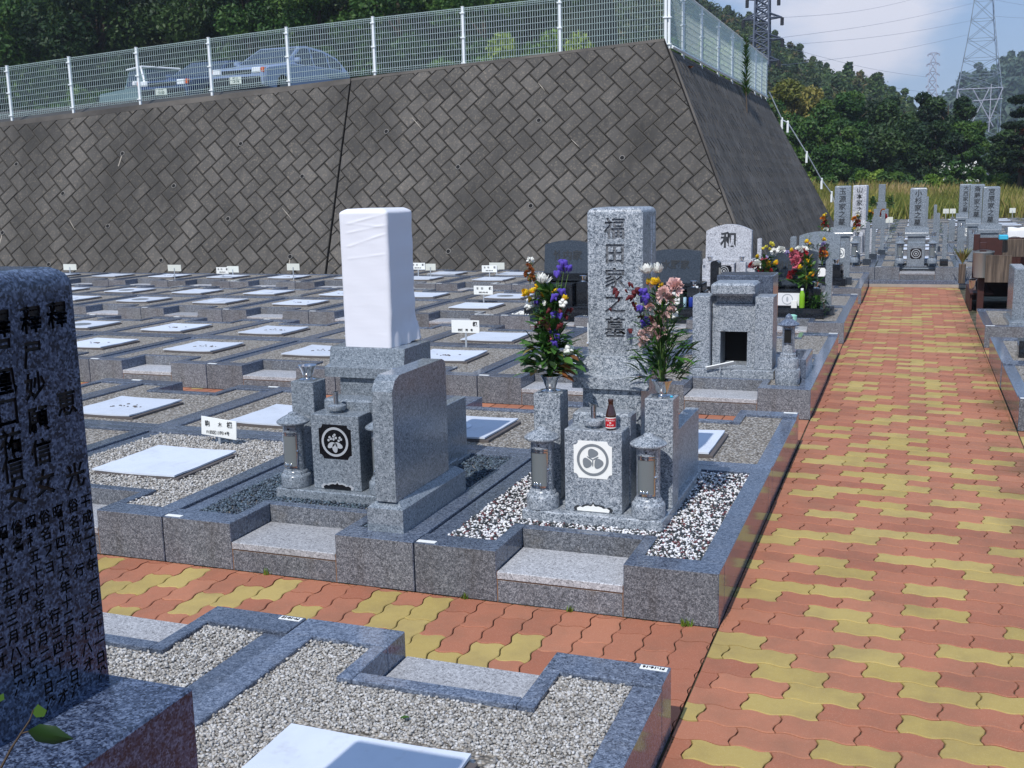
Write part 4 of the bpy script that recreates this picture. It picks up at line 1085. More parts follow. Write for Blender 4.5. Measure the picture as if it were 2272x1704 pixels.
lt = lettering('label_text', [('オロナミン', .0088, (0, 0, .0465), 0, 0, False, .0003), ('C', .0105, (0, 0, .0355), 0, 0, False, .0006), ('ドリンク', .0082, (0, 0, .024), 0, 0, False, .0003)], 'plate_white', lab)
for v in lt.data.vertices:
    x = v.co.x; a = x / .0252 - math.pi / 2 + R(8); rr_ = .0253 + (.0004 if v.co.y < 0 else 0); v.co = (rr_ * math.cos(a), rr_ * math.sin(a), v.co.z)

# ---------------------------------------------------------------- foreground headstone
fs = thing('family_gravestone', 'dark blue granite headstone with small engraved columns, cut off by the left picture edge', 'gravestone', (-.67, -2.93, GZ))
ZB = 1.0 - GZ
m = MB(); m.box(-.33, .317, -.40, .148, .60, ZB, .003); m.build('dai', 'granite_blue', fs)
m = MB(); m.box(-.21, .21, -.33, .10, .05, .60, .003); m.build('stem_stone', 'granite_blue', fs)
m = MB(); m.box(-.40, .40, -.9, .30, 0, .05, .003); m.build('plinth', 'granite_blue', fs)
sh = shaft_mesh(.334, .300, 0, .652, .028).build('shaft', 'granite_blue', fs, loc=(0, -.01, ZB + .0002), smooth=30)
SYC = -2.94   # world y of the shaft centre
def fy(y): return y - SYC
def fz(z): return z - 1.0002
big = [('釋', -2.829, 1.580), ('恵', -2.827, 1.449), ('光', -2.824, 1.337), ('釋', -2.879, 1.579), ('尼', -2.882, 1.530), ('妙', -2.884, 1.484), ('願', -2.885, 1.436), ('信', -2.885, 1.388), ('女', -2.884, 1.342),
       ('釋', -2.936, 1.580), ('尼', -2.936, 1.541), ('凰', -2.936, 1.500), ('囿', -2.938, 1.457), ('祐', -2.938, 1.415), ('信', -2.939, 1.377), ('女', -2.938, 1.340),
       ('釋', -2.99, 1.580), ('尼', -2.99, 1.541), ('浄', -2.99, 1.500), ('信', -2.99, 1.457)]
cuts = [(c_, .040, (.167, fy(y), fz(z)), R(90), False, .0012) for c_, y, z in big]
small = [('平成二十年一月二十一日没', -2.8085, 1.306), ('俗名光　行　　七十八才', -2.835, 1.306), ('昭和四十六年十二月十七日没', -2.866, 1.306), ('俗名フヨ　　行三四十一才', -2.892, 1.306), ('昭和五十七年七月二十日没', -2.918, 1.306), ('俗名清　行　五十七才', -2.944, 1.306), ('昭和十五年三月八日没', -2.970, 1.306), ('俗名千代　十二才', -2.996, 1.306)]
for s_, y, zt in small:
    n = len(s_); pt = .295 / 13
    for i, ch in enumerate(s_):
        if ch != '　': cuts.append((ch, .0215, (.167, fy(y), fz(zt - .012 - i * (.305 / max(12, n)))), R(90), False, .0007))
okc = carve(sh, cuts, .003, 'ink_black')
print('carved foreground', okc)
# twig with leaves in front of it
tw = thing('leafy_twig', 'thin twig with a single broad green leaf close to the lower left corner', 'twig', (-.1, -3.35, 1.2))
def P3(u, v, t=1.0): d = cF + cR * ((u - 1136) / 2372.8) - cU * ((v - 852) / 2372.8); return Vector((CX, CY, CZ)) + d * t - Vector((-.1, -3.35, 1.2))
m = MB(); m.tube([P3(-12, 1730), P3(25, 1660), P3(50, 1622), P3(66, 1598), P3(74, 1575)], [.0014, .0012, .001, .0008, .0006], 5); m.tube([P3(44, 1628), P3(66, 1622)], [.0008, .0006], 4); m.build('stem', 'bark', tw)
m = MB(); a, b, c_, d_, e_ = P3(60, 1622), P3(88, 1606, .995), P3(164, 1640), P3(120, 1652, 1.01), P3(80, 1645, 1.01); mid = P3(110, 1630, .99)
m.add([a, b, P3(125, 1611, .995), c_, d_, e_, mid], [(0, 1, 6), (1, 2, 6), (2, 3, 6), (3, 4, 6), (4, 5, 6), (5, 0, 6)]); m.build('leaf', 'leaf_mid', tw, smooth=60)
m = MB(); m.add([P3(70, 1580), P3(84, 1562), P3(104, 1576), P3(98, 1590), P3(80, 1592)], [(0, 1, 2, 3, 4)]); m.build('leaf', 'leaf_bright', tw)
m = MB(); m.add([P3(-6, 1545), P3(8, 1538), P3(10, 1552), P3(-6, 1560)], [(0, 1, 2, 3)]); m.build('leaf', 'leaf_bright', tw)
# ---------------------------------------------------------------- flowers
def petals(n, L, w, el0, el1, cup=.3, r0=.0, seg=3, seed=0, zoff=0):
    rr = random.Random(seed); V = []; F = []
    for i in range(n):
        a = 2.399963 * i + rr.uniform(-.2, .2); f = (i + .5) / n; el = R(el0 + (el1 - el0) * f) + rr.uniform(-.12, .12); l = L * (1 - .35 * f) * rr.uniform(.85, 1.1)
        d = Vector((math.cos(a), math.sin(a), 0)); s = Vector((-math.sin(a), math.cos(a), 0)); b = len(V)
        for k_ in range(seg + 1):
            t = k_ / seg; e = el + cup * t; p = d * (r0 + l * t * math.cos(e)) + Vector((0, 0, zoff + l * t * math.sin(e))); ww = w * (.45, 1, .95, .35)[min(3, int(t * 3 + .01))] * .5
            V += [tuple(p - s * ww), tuple(p + s * ww)]
        for k_ in range(seg): F.append([b + 2 * k_, b + 2 * k_ + 1, b + 2 * k_ + 3, b + 2 * k_ + 2])
    return V, F
def flower_me(name, mat, specs, ball=None):
    mb = MB()
    for sp_ in specs: V, F = petals(*sp_[:-1], seed=sp_[-1]) if False else petals(**sp_); mb.add(V, F)
    if ball: mb.lathe([(ball * .3, -ball * .5), (ball * .9, -ball * .1), (ball, ball * .2), (ball * .6, ball * .7), (ball * .1, ball * .9)], 9, m=1)
    me = bpy.data.meshes.new(name); me.from_pydata(mb.v, [], mb.f)
    for q in mlist(mat): me.materials.append(q)
    me.polygons.foreach_set('material_index', mb.m); me.update(); return me
def ruffle(name, mat, seed):
    rr = random.Random(seed); V = []; F = []
    for i in range(46):
        a = rr.uniform(0, 6.28); f = rr.random(); el = R(5 + 80 * f); d = Vector((math.cos(a) * math.cos(el), math.sin(a) * math.cos(el), math.sin(el)))
        s = d.orthogonal().normalized(); q = d.cross(s); b = len(V); rad = .03 * (1 - .15 * f)
        for k_ in range(5):
            t = -1 + k_ * .5; V += [tuple(d * rad * .45 + s * t * .006), tuple(d * (rad + rr.uniform(-.004, .004)) + s * t * .0125 + q * rr.uniform(-.004, .004))]
        F += [[b + 2 * k_, b + 2 * k_ + 2, b + 2 * k_ + 3, b + 2 * k_ + 1] for k_ in range(4)]
    me = bpy.data.meshes.new(name); me.from_pydata(V, [], F); me.materials.append(MATS[mat]); me.update(); return me
def buds(name, mat, seed, n=6):
    rr = random.Random(seed); mb = MB()
    for i in range(n):
        a = i * 2.4; T = Matrix.Translation((math.cos(a) * .010, math.sin(a) * .010, rr.uniform(-.008, .012))) @ Matrix.Rotation(rr.uniform(-.5, .5), 4, 'X') @ Matrix.Rotation(rr.uniform(-.5, .5), 4, 'Y')
        mb.lathe([(.002, -.014), (.007, -.004), (.0085, .006), (.011, .014), (.006, .017), (.001, .018)], 7, T=T)
    me = bpy.data.meshes.new(name); me.from_pydata(mb.v, [], mb.f); me.materials.append(MATS[mat]); me.shade_smooth(); me.update(); return me
FL = {}
FL['chrys'] = flower_me('white_chrysanthemum', ['petal_white', 'petal_lemon'], [dict(n=34, L=.052, w=.011, el0=5, el1=50, cup=.7, seed=1), dict(n=22, L=.034, w=.010, el0=45, el1=85, cup=.2, seed=2)])
FL['yellow'] = flower_me('yellow_daisy', ['petal_yellow', 'petal_orange'], [dict(n=22, L=.021, w=.009, el0=5, el1=60, cup=.4, seed=3)], .006)
FL['lemon'] = flower_me('lemon_daisy', ['petal_lemon', 'petal_yellow'], [dict(n=20, L=.020, w=.009, el0=5, el1=60, cup=.4, seed=4)], .006)
FL['pink'] = ruffle('carnation', 'petal_pink', 5); FL['rose'] = ruffle('pink_blossom', 'petal_rose', 6); FL['red'] = ruffle('red_carnation', 'petal_red', 7); FL['white'] = ruffle('white_carnation', 'petal_white', 8)
FL['orange'] = ruffle('orange_blossom', 'petal_orange', 12); FL['rust'] = ruffle('withered_blossom', 'leaf_withered', 13)
FL['purple'] = buds('gentian', 'petal_purple', 9, 7); FL['dark'] = buds('dark_red_bud', 'petal_darkred', 10, 2); FL['wsmall'] = buds('tiny_white_blossom', 'petal_white', 11, 5); FL['lilac'] = ruffle('lilac_blossom', 'petal_lilac', 14)
def blade(mb, p, d, L, w, droop=.5, roll=0, seg=4, m=0):
    p = Vector(p); d = Vector(d).normalized(); b = len(mb.v); vs = []; s = d.cross(Vector((0, 0, 1)))
    s = s.normalized() if s.length > .01 else Vector((1, 0, 0)); s = Matrix.Rotation(roll, 3, d) @ s
    q = p.copy(); dd = d.copy()
    for k_ in range(seg + 1):
        t = k_ / seg; ww = w * .5 * (math.sin(math.pi * min(1, t * .92 + .08)) ** .7) if k_ < seg else .0006
        n_ = s.cross(dd); vs += [q - s * ww + n_ * ww * .25, q - n_ * 0, q + s * ww + n_ * ww * .25]
        q = q + dd * (L / seg); dd = (dd + Vector((0, 0, -droop / seg))).normalized()
    fs = []
    for k_ in range(seg): a = 3 * k_; fs += [[a, a + 1, a + 4, a + 3], [a + 1, a + 2, a + 5, a + 4]]
    mb.add([tuple(v) for v in vs], fs, m); return len(fs)
def bouquet(label, base, heads, H, leaf='broad', seed=1, spread=.18, name='flower_bouquet', nleaf=90, group=None, ls=1.0, stem_n=9):
    """heads: (kind, dx, dz, scale)"""
    rr = random.Random(seed); r = thing(name, label, 'flower bouquet', base, 0, group)
    mb = MB()
    for kd, dx, dz, s in heads[:26]:
        mb.tube([(0, 0, -.05), (dx * .25, rr.uniform(-.01, .01), dz * .4), (dx, rr.uniform(-.02, .02), dz - .004)], [.0022, .002, .0015], 4)
    for i in range(stem_n): a = rr.uniform(0, 6.28); mb.tube([(0, 0, -.05), (math.cos(a) * .03, math.sin(a) * .03, .12 * H / .5), (math.cos(a) * .07, math.sin(a) * .05, H * rr.uniform(.4, .8))], [.0026, .002, .0012], 4)
    mb.build('stems', 'stem', r)
    lm = MB(); at = []
    for i in range(nleaf):
        a = rr.uniform(0, 6.283); f = rr.random()
        if leaf == 'broad':
            z = H * (.02 + .80 * f ** 1.1); L = (.088 if f < .4 else .066) * rr.uniform(.7, 1.2) * ls; w = L * .44; el = rr.uniform(-.3, 1.0) if f < .4 else rr.uniform(.2, 1.2); rad = rr.uniform(.01, .35) * spread * (1.35 - f)
        else:
            z = H * (.0 + .85 * f); L = .10 * rr.uniform(.6, 1.2) * ls * (1.1 - .5 * f); w = L * .16; el = rr.uniform(.0, 1.1); rad = rr.uniform(.0, .4) * spread * (1.2 - .6 * f)
        d = (math.cos(a) * math.cos(el), math.sin(a) * math.cos(el), math.sin(el)); n_ = blade(lm, (math.cos(a) * rad, math.sin(a) * rad, z), d, L, w, rr.uniform(.2, 1.1), rr.uniform(-.6, .6)); at += [min(1, max(0, rr.gauss(.45, .25)))] * n_
    lm.build('leaves', 'leaf_bouquet' if leaf == 'broad' else 'leaf_spiky', r, rnd_attr=at, smooth=60)
    for kd, dx, dz, s in heads:
        me = FL[kd]; o = link(me.name.split('.')[0], me, r, (dx, rr.uniform(-.055, .02), dz)); o.scale = (s * {'purple': .74, 'dark': .85, 'yellow': 1.25, 'chrys': 1.2, 'rose': 1.1}.get(kd, 1.1),) * 3; o.rotation_euler = (R(rr.uniform(25, 65)) if kd not in ('chrys', 'purple', 'dark') else R(rr.uniform(5, 25)), R(rr.uniform(-25, 25)), rr.uniform(0, 6))
    return r
def px(lst, bx, bz, k=2460.): return [(a, (x - bx) / k, (bz - z) / k, s) for a, x, z, s in lst]
L1 = [('chrys', 475, 240, 1.0), ('purple', 740, 50, 1.7), ('purple', 700, 95, 1.3), ('purple', 790, 90, 1.3), ('purple', 668, 150, 1.2), ('purple', 710, 370, 1.4), ('purple', 655, 415, 1.3), ('purple', 720, 425, 1.2), ('purple', 415, 470, 1.1), ('purple', 650, 625, 1.3), ('purple', 722, 620, 1), ('purple', 600, 840, 1.3), ('purple', 665, 875, 1.2), ('purple', 655, 950, 1.2),
      ('yellow', 345, 370, 1.25), ('yellow', 430, 300, 1.25), ('yellow', 465, 390, 1.3), ('yellow', 265, 345, .8), ('yellow', 300, 385, .8), ('yellow', 400, 345, 1), ('yellow', 590, 385, .8), ('yellow', 625, 360, .9), ('yellow', 765, 420, 1), ('yellow', 325, 440, .8), ('yellow', 330, 470, .6), ('wsmall', 275, 500, .9), ('wsmall', 310, 515, .9), ('wsmall', 745, 482, .9), ('wsmall', 795, 1020, 1.2), ('wsmall', 515, 478, .5),
      ('rose', 525, 690, .85), ('rose', 590, 740, .7), ('rose', 520, 905, .95), ('rose', 435, 715, .5), ('rose', 400, 760, .5), ('dark', 590, 560, 1), ('dark', 720, 575, 1.1), ('dark', 780, 575, 1.1), ('dark', 765, 640, 1), ('dark', 715, 745, 1.2), ('dark', 450, 790, .8)]
bouquet('tall bouquet of purple gentians, a white chrysanthemum and yellow daisies in the left steel vase', (-.9415, .75, .865), px(L1, 555, 1330), .50, 'broad', 3, .28, nleaf=420, ls=.9)
R1 = [('chrys', 1700, 165, .95), ('chrys', 1805, 165, .95), ('yellow', 1670, 285, 1.2), ('yellow', 1720, 265, 1.1), ('yellow', 1780, 280, 1.1), ('yellow', 1840, 250, 1.1), ('yellow', 1845, 320, 1.0), ('pink', 2010, 310, 1.35), ('pink', 1900, 400, 1.3), ('pink', 1920, 455, 1), ('pink', 1755, 300, .8), ('pink', 1715, 545, .7), ('pink', 1960, 585, .8), ('rose', 1735, 690, .7), ('pink', 1810, 650, .9), ('pink', 1880, 655, .9), ('pink', 1815, 770, 1.4), ('pink', 1830, 830, 1.1), ('pink', 1700, 870, 1.4), ('pink', 1665, 935, .9), ('wsmall', 1735, 615, 1), ('wsmall', 1995, 620, .9),
      ('purple', 1640, 395, 1.5), ('purple', 1680, 465, 1.5), ('purple', 1620, 470, 1.1), ('purple', 1625, 570, 1.2), ('purple', 1675, 735, 1.7), ('purple', 1650, 770, 1.2), ('dark', 1500, 300, .9), ('dark', 1320, 395, 1.3), ('dark', 1340, 475, .7), ('dark', 1508, 440, 1.2), ('dark', 1560, 395, 1.6), ('dark', 1525, 530, 1), ('dark', 1545, 580, 1), ('dark', 1272, 580, .7), ('dark', 1500, 825, 1), ('dark', 1620, 655, .8), ('red', 1790, 440, .5), ('dark', 1465, 362, .6), ('yellow', 1552, 515, .5)]
bq = bouquet('tall bouquet of pink carnations, white chrysanthemums and spiky dark leaves in the right steel vase', (-.3985, .75, .865), px(R1, 1850, 1370), .46, 'spiky', 5, .30, nleaf=420, ls=1.0)
# withered brown leaves hanging at the foot of the left bouquet
lm = MB(); at = []
for (dx, dz, a) in ((.06, .02, -.2), (.10, .05, .3), (.12, .0, .1), (.17, .10, .0), (-.11, .06, 3.3), (.14, .03, -.5)):
    n_ = blade(lm, (dx * .5, -.03, dz), (math.cos(a) * abs(1), -.35, .1), .085, .032, .9, .3); at += [rnd.random()] * n_
lm.build('withered_leaves', 'leaf_withered', [o for o in bpy.data.objects if o.name == 'flower_bouquet'][0], rnd_attr=at, smooth=60)
# small litter: twig and fallen leaf
lt_ = thing('fallen_leaf', 'dry curled leaf lying on the ledge under the speckled headstone', 'leaf', (-.545, .86, .8520)); lm = MB(); blade(lm, (0, 0, .001), (1, .1, .1), .03, .010, .2); lm.build('blade', 'leaf_withered', lt_, rnd_attr=[.3] * 8)
lt_ = thing('fallen_leaf', 'small green leaf lying on the gravel behind the white cover', 'leaf', (-.69, -1.445, GZ + .012)); lm = MB(); blade(lm, (0, 0, .001), (1, .4, .15), .028, .018, .2); lm.build('blade', 'leaf_mid', lt_, rnd_attr=[.6] * 8)
pb = thing('white_pebble', 'tiny blue and white scrap on top of the right flower pillar', 'scrap', (-.352, .735, .785)); m = MB(); m.box(-.009, .009, -.007, .007, 0, .008, .003); m.build('scrap', 'cloth_blue', pb)

# ---------------------------------------------------------------- altar without a headstone, next terrace
al = thing('stone_altar', 'granite altar with an open square chamber and no headstone yet', 'altar', (-.66, 4.0264, GZ)); Z = lambda z: z - GZ; mt = 'granite_speckled'
m = MB(); m.box(-.335, .335, .43, 1.30, 0, Z(.285), .005); m.build('plinth', mt, al)
for sx in (-1, 1): m = MB(); a, b = sorted((sx * .178, sx * .318)); m.box(a, b, .47, .72, Z(.285), Z(.868), .004); m.build('side_pillar', mt, al)
m = MB(); y0, y1 = .55, .85
m.box(-.172, .172, y0, y1, Z(.575), Z(.80), .003); m.box(-.172, -.105, y0, y1, Z(.285), Z(.5735), .003); m.box(.108, .172, y0, y1, Z(.285), Z(.5735), .003); m.box(-.104, .107, y1 - .06, y1, Z(.285), Z(.5735), .001); m.box(-.104, .107, y0 + .02, y1 - .061, Z(.285), Z(.30), .001)
m.box(-.145, .145, y0 + .03, y1, Z(.8005), Z(.872), .003)
m.build('chamber', mt, al)
m = MB(); m.box(-.103, .106, y1 - .07, y1 - .062, Z(.301), Z(.572), 0); m.build('chamber_shade', 'hollow_shade', al)  # black sheet puts the chamber's inner shade over its granite back
m = MB(); m.box(-.172, .172, .46, .80, Z(.872), Z(.972), .018); m.build('lintel', mt, al)
m = MB(); m.box(-.20, .262, .90, 1.26, Z(.285), Z(1.00), .006); m.build('stem_block', 'granite_kerb', al)
bd = thing('fallen_board', 'white plastic name board leaning out of the open altar chamber', 'board', (-.74, 4.44, .318)); m = MB(); m.box(-.115, .115, -.004, .004, -.03, .03, .001, T=Matrix.Rotation(R(-14), 4, 'Y') @ Matrix.Rotation(R(58), 4, 'X')); m.build('board', 'white_board', bd); m = MB(); m.box(-.004, .004, -.012, -.006, -.045, .0, 0); m.build('stake', 'post_grey', bd)
tl_ = thing('stone_lantern', 'tall stone lantern with a conical cap and square window beside the altar', 'stone lantern', (-.2, 4.30, GZ))
m = MB(); m.lathe([(.092, 0), (.094, .004), (.094, .118), (.092, .124), (.078, .127), (.078, .20), (.075, .208), (.064, .212), (.060, .222), (.060, .240), (.052, .246)], 30); m.build('base', 'granite_speckled', tl_, smooth=35)
m = MB(); m.lathe([(.048, .246), (.047, .252), (.047, .445), (.050, .452)], 8); m.build('body', 'granite_speckled', tl_)
m = MB(); m.box(-.026, .026, -.0475, -.040, .33, .43, 0); m.build('opening_shade', 'hollow_shade', tl_); m = MB(); m.box(-.032, -.0262, -.052, -.040, .324, .436, .001); m.box(.0262, .032, -.052, -.040, .324, .436, .001); m.box(-.0262, .0262, -.052, -.040, .4302, .436, .001); m.box(-.0262, .0262, -.052, -.040, .324, .3298, .001); m.build('window_frame', 'granite_kerb', tl_)  # solid dark block stands in for shade behind the window
m = MB(); m.lathe([(.045, .452), (.070, .456), (.082, .464), (.0825, .470), (.070, .480), (.045, .498), (.030, .508), (.027, .512), (.029, .518), (.024, .532), (.012, .545), (.002, .550)], 30); m.build('cap', 'granite_kerb', tl_, smooth=45)
lb_ = thing('low_trough', 'low open granite trough behind the tall stone lantern', 'trough', (-.15, 4.75, GZ)); m = MB()
m.box(-.09, -.05, -.30, .28, 0, .17, .003); m.box(.03, .072, -.30, .28, 0, .175, .003); m.box(-.0495, .0295, -.30, -.255, 0, .17, .003); m.box(-.0495, .0295, .24, .28, 0, .17, .003); m.box(-.0495, .0295, -.254, .239, 0, .12, .002); m.build('trough', 'granite_kerb', lb_)
cp = thing('mint_cup', 'small mint green cup with a lid standing on the kerb behind the lantern', 'cup', (-.555, 8.13, KZ)); m = MB(); m.lathe([(.028, 0), (.042, .004), (.046, .03), (.044, .05), (.048, .052), (.046, .062), (.02, .072), (.002, .073)], 20); m.build('cup', 'cup_mint', cp, smooth=40)

# ---------------------------------------------------------------- western style headstones
def western(label, cx, yb, ys, w, zb, zt, mat, text='', tsize=.1, arch=.03, base_mat=None, front=True, crest=('plate_white', 'drop'), zbase=.23, box_w=.36, wb=None, lettermat='ink_stroke_shade', boxz=.5):
    r = thing('wide_headstone', label, 'gravestone', (cx, yb, GZ)); Z = lambda z: z - GZ; bm_ = base_mat or mat; y0 = ys - yb; wb = wb or w + .12
    m = MB(); m.box(-wb / 2 - .06, wb / 2 + .06, y0 - .52, y0 + .24, 0, Z(.33), .005); m.build('plinth', bm_, r)
    m = MB(); m.box(-wb / 2, wb / 2, y0 - .06, y0 + .2, Z(.33), Z(zb - .10), .004); m.build('stem_block', bm_, r)
    m = MB(); m.box(-w / 2 - .04, w / 2 + .04, y0 - .10, y0 + .2, Z(zb - .10) + .0005, Z(zb), .006); m.build('dai', bm_, r)
    P = [(-w / 2, Z(zb) + .0005), (w / 2, Z(zb) + .0005)]; n = 14
    for i in range(n + 1): t = i / n; P.append((w / 2 - w * t, Z(zt) - arch * (2 * t - 1) ** 2))
    sl_ = MB(); sl_.prism(P, 'y', y0 - .07, y0 + .09)
    for i, v in enumerate(sl_.v):   # face leans back a little
        if v[1] < y0: sl_.v[i] = (v[0], v[1] + .05 * (v[2] - Z(zb)) / (zt - zb), v[2])
    so_ = sl_.build('headstone', mat, r, smooth=30)
    if text:
        le = math.atan2(.05, zt - zb); lettering('inscription', [(text, tsize, (0, y0 - .0725 + .05 * .5, Z((zb + zt) / 2) + .01), 0, -le, False, tsize * .02)], lettermat, so_)
    if front:
        m = MB(); m.box(-box_w / 2, box_w / 2, y0 - .46, y0 - .24, Z(.33), Z(boxz + .04), .004); b = m.build('offering_box', bm_, r)
        if crest: crest_plate(b, y0 - .46, Z(.33 + (boxz - .29) / 2), box_w * .78, (boxz - .31) * .8, crest[1], crest[0])
        m = MB(); m.box(-box_w / 2 - .16, -box_w / 2 - .02, y0 - .35, y0 - .22, Z(.33), Z(boxz + .05), .003); m.build('flower_pillar', bm_, r); m = MB(); m.box(box_w / 2 + .02, box_w / 2 + .16, y0 - .35, y0 - .22, Z(.33), Z(boxz + .05), .003); m.build('flower_pillar', bm_, r)
        for sx in (-1, 1): link('vase', vase_me, r, (sx * (box_w / 2 + .09), y0 - .285, Z(boxz + .051)))
    return r
_v = vase_mesh().build('vase', 'steel', None, smooth=40); vase_me = _v.data; bpy.data.objects.remove(_v)
mz = western('low black headstone engraved with three characters, just right of the carved pillar', -2.012, 8.053, 8.82, .60, .585, .985, 'granite_slate', '水野家', .115, .03, 'granite_black', crest=('plate_white', 'three_leaf'), boxz=.50)
tk = western('low dark headstone engraved with three characters, between the left bouquet and the carved pillar', -3.352, 8.053, 8.75, .60, .70, 1.10, 'granite_slate', '竹内家', .125, .05, 'granite_black', crest=('plate_black', 'octagon'), boxz=.56)
c0 = western('grey arched headstone hidden by two large mixed bouquets', -.66, 8.053, 8.98, .58, .56, .985, 'granite_slate', '山田家', .11, .045, 'granite_black', crest=('cloth_white', 'drop'), boxz=.49, box_w=.40)
wa = western('pale arched headstone engraved with one brushed character', -2.012, 12.08, 12.80, .70, .60, 1.13, 'granite_pale', '和', .26, .10, 'granite_pale', crest=('plate_black', 'octagon'), boxz=.52, box_w=.30)
d0 = western('grey arched headstone behind two small bouquets with long yellow leaves', -.67, 12.08, 13.0, .60, .52, 1.0, 'granite_fine', '久保家', .10, .06, 'granite_black', crest=('plate_white', 'octagon'), boxz=.47)
def stake(label, x, y, z0, z1, w=.07, mat='granite_fine', base=True, d=.07, group=None):
    r = thing('memorial_stake', label, 'stone post', (x, y, z0), 0, group)
    if base: m = MB(); m.box(-w * .95, w * .95, -d * .9, d * .9, 0, .11, .004); m.build('base', 'granite_slate', r)
    m = MB(); h = z1 - z0; P = [(-w / 2, .0 if not base else .111), (w / 2, .0 if not base else .111)] + [(w / 2 * math.cos(t), h - w / 2 * .7 + w / 2 * .7 * math.sin(t)) for t in [math.pi * i / 8 for i in range(9)]]
    m.prism(P, 'y', -d / 2, d / 2); m.build('post', mat, r); return r
stake('round-topped granite post right of the grey arched headstone and green shrub', -.235, 8.9, GZ, .868, .075)
stake('round-topped granite post on the edge of the plot by the path corner', -.25, 12.83, GZ, .864, .08)
stake('narrow pale granite post on a block right of the pale arched headstone', -1.52, 12.62, GZ, .925, .062, 'granite_pale')
stake('dark polished post with green reflections right of the low black headstone', -1.50, 8.62, GZ, .865, .10, 'granite_black', True, .16)
stake('short granite post left of the grey arched headstone with yellow leaves', -1.07, 13.1, GZ, .93, .09)
tv_ = thing('offering_bottle', 'green tea bottle with white cap before the grey arched headstone', 'bottle', (-.495, 8.50, .335)); m = MB(); m.lathe([(.028, 0), (.032, .01), (.031, .12), (.032, .15), (.018, .19), (.014, .20)], 18); m.build('plastic_body', 'tea_green', tv_, smooth=40); m = MB(); m.lathe([(.016, .20), (.016, .222), (.014, .224)], 14); m.build('cap', 'cap_white', tv_, smooth=40)
cd = thing('offering_card', 'white card box leaning before the tea bottle', 'box', (-.578, 8.47, .335)); m = MB(); m.box(-.032, .032, -.02, .02, 0, .085, .003); m.build('box', 'paper', cd)
wb_ = thing('offering_bottle', 'clear water bottle with white cap beside the low black headstone', 'bottle', (-1.70, 8.52, .335)); m = MB(); m.lathe([(.028, 0), (.032, .01), (.031, .13), (.032, .16), (.018, .20), (.014, .21)], 18); m.build('plastic_body', 'water_bottle', wb_, smooth=40); m = MB(); m.lathe([(.016, .21), (.016, .232), (.014, .234)], 14); m.build('cap', 'cap_white', wb_, smooth=40)
for dx, mt_, lb in ((-1.745, 'can_blue', 'blue drink can in front of the water bottle'), (-1.83, 'water_bottle', 'pale glass cup left of the blue drink can')):
    c_ = thing('drink_can', lb, 'can', (dx, 8.40, .335)); m = MB(); m.lathe([(.026, 0), (.030, .006), (.030, .105), (.026, .113), (.024, .112)], 18); m.build('body', mt_, c_, smooth=40)
# bouquets on these graves
def rand_heads(seed, n, kinds, w, h0, h1, s=1.0):
    rr = random.Random(seed); return [(rr.choice(kinds), rr.uniform(-w, w), h0 + (h1 - h0) * ((i + .5) / n), rr.uniform(.8, 1.2) * s) for i in range(n)]
def px2(lst, bx, bz, k): return [(a, (x - bx) / k, (bz - z) / k, s) for a, x, z, s in lst]
K = 6.144 * 2372.8 / 14.3
big1 = [('lemon', 1200, 530, 1.6), ('lemon', 1240, 545, 1.3), ('lemon', 1160, 560, 1.3), ('lemon', 1120, 580, 1.1), ('lemon', 1190, 590, 1.1), ('yellow', 1060, 680, 1.4), ('white', 1250, 620, 1.2), ('white', 1320, 605, 1.3), ('white', 1060, 775, 1.6), ('white', 1130, 785, 1.1), ('red', 1000, 780, 1.2), ('red', 1035, 815, 1.4), ('rose', 1130, 730, 1.2), ('yellow', 1165, 750, 1.6), ('yellow', 1190, 800, 1.8), ('yellow', 1280, 760, 1.8), ('red', 1170, 860, 1.6), ('rose', 1095, 880, 1.2), ('lilac', 1150, 700, 1)]
big2 = [('yellow', 1400, 640, 1.4), ('white', 1470, 640, 1.2), ('white', 1520, 640, 1.3), ('red', 1515, 670, 1.4), ('rose', 1420, 700, 1.5), ('rose', 1480, 715, 1.5), ('rose', 1450, 750, 1.4), ('rose', 1410, 800, 1.5), ('yellow', 1555, 785, 1.7), ('yellow', 1605, 825, 1.1), ('yellow', 1470, 845, 1.7), ('red', 1410, 940, 1.8), ('yellow', 1485, 935, 1.6), ('yellow', 1540, 985, 1.9), ('yellow', 1635, 935, 2.0), ('yellow', 1570, 1005, 1.2), ('lilac', 1340, 685, 1.1)]
bouquet('wide bouquet of lemon, white and red flowers left before the grey arched headstone', (-.93, 8.69, .575), [(a, x, z, q * 1.3) for a, x, z, q in px2(big1, 1150, 1010, K)], .38, 'broad', 11, .34, nleaf=110, ls=1.3)
bouquet('wide bouquet of pink, red and yellow flowers right before the grey arched headstone', (-.47, 8.69, .575), [(a, x, z, q * 1.3) for a, x, z, q in px2(big2, 1560, 1050, K)], .38, 'broad', 12, .34, nleaf=110, ls=1.3)
bu = thing('low_shrub', 'dense dark green shrub at the right foot of the two big bouquets', 'shrub', (-.36, 8.62, GZ)); lm = MB(); at = []
for i in range(420):
    a = rnd.uniform(0, 6.28); el = rnd.uniform(-.1, 1.4); rd = rnd.uniform(.02, .13); n_ = blade(lm, (math.cos(a) * rd, math.sin(a) * rd, .04 + rnd.random() * .22), (math.cos(a) * math.cos(el), math.sin(a) * math.cos(el), math.sin(el)), .06, .016, .5, 0, 3); at += [rnd.random()] * n_
lm.build('leaves', 'leaf_spiky', bu, rnd_attr=at)
dd_ = [('yellow', 0, .30, 2.2), ('yellow', .02, .27, 1.6), ('white', 0, .20, 1.6), ('rose', .01, .14, 1.3), ('wsmall', -.02, .17, 1.5)]
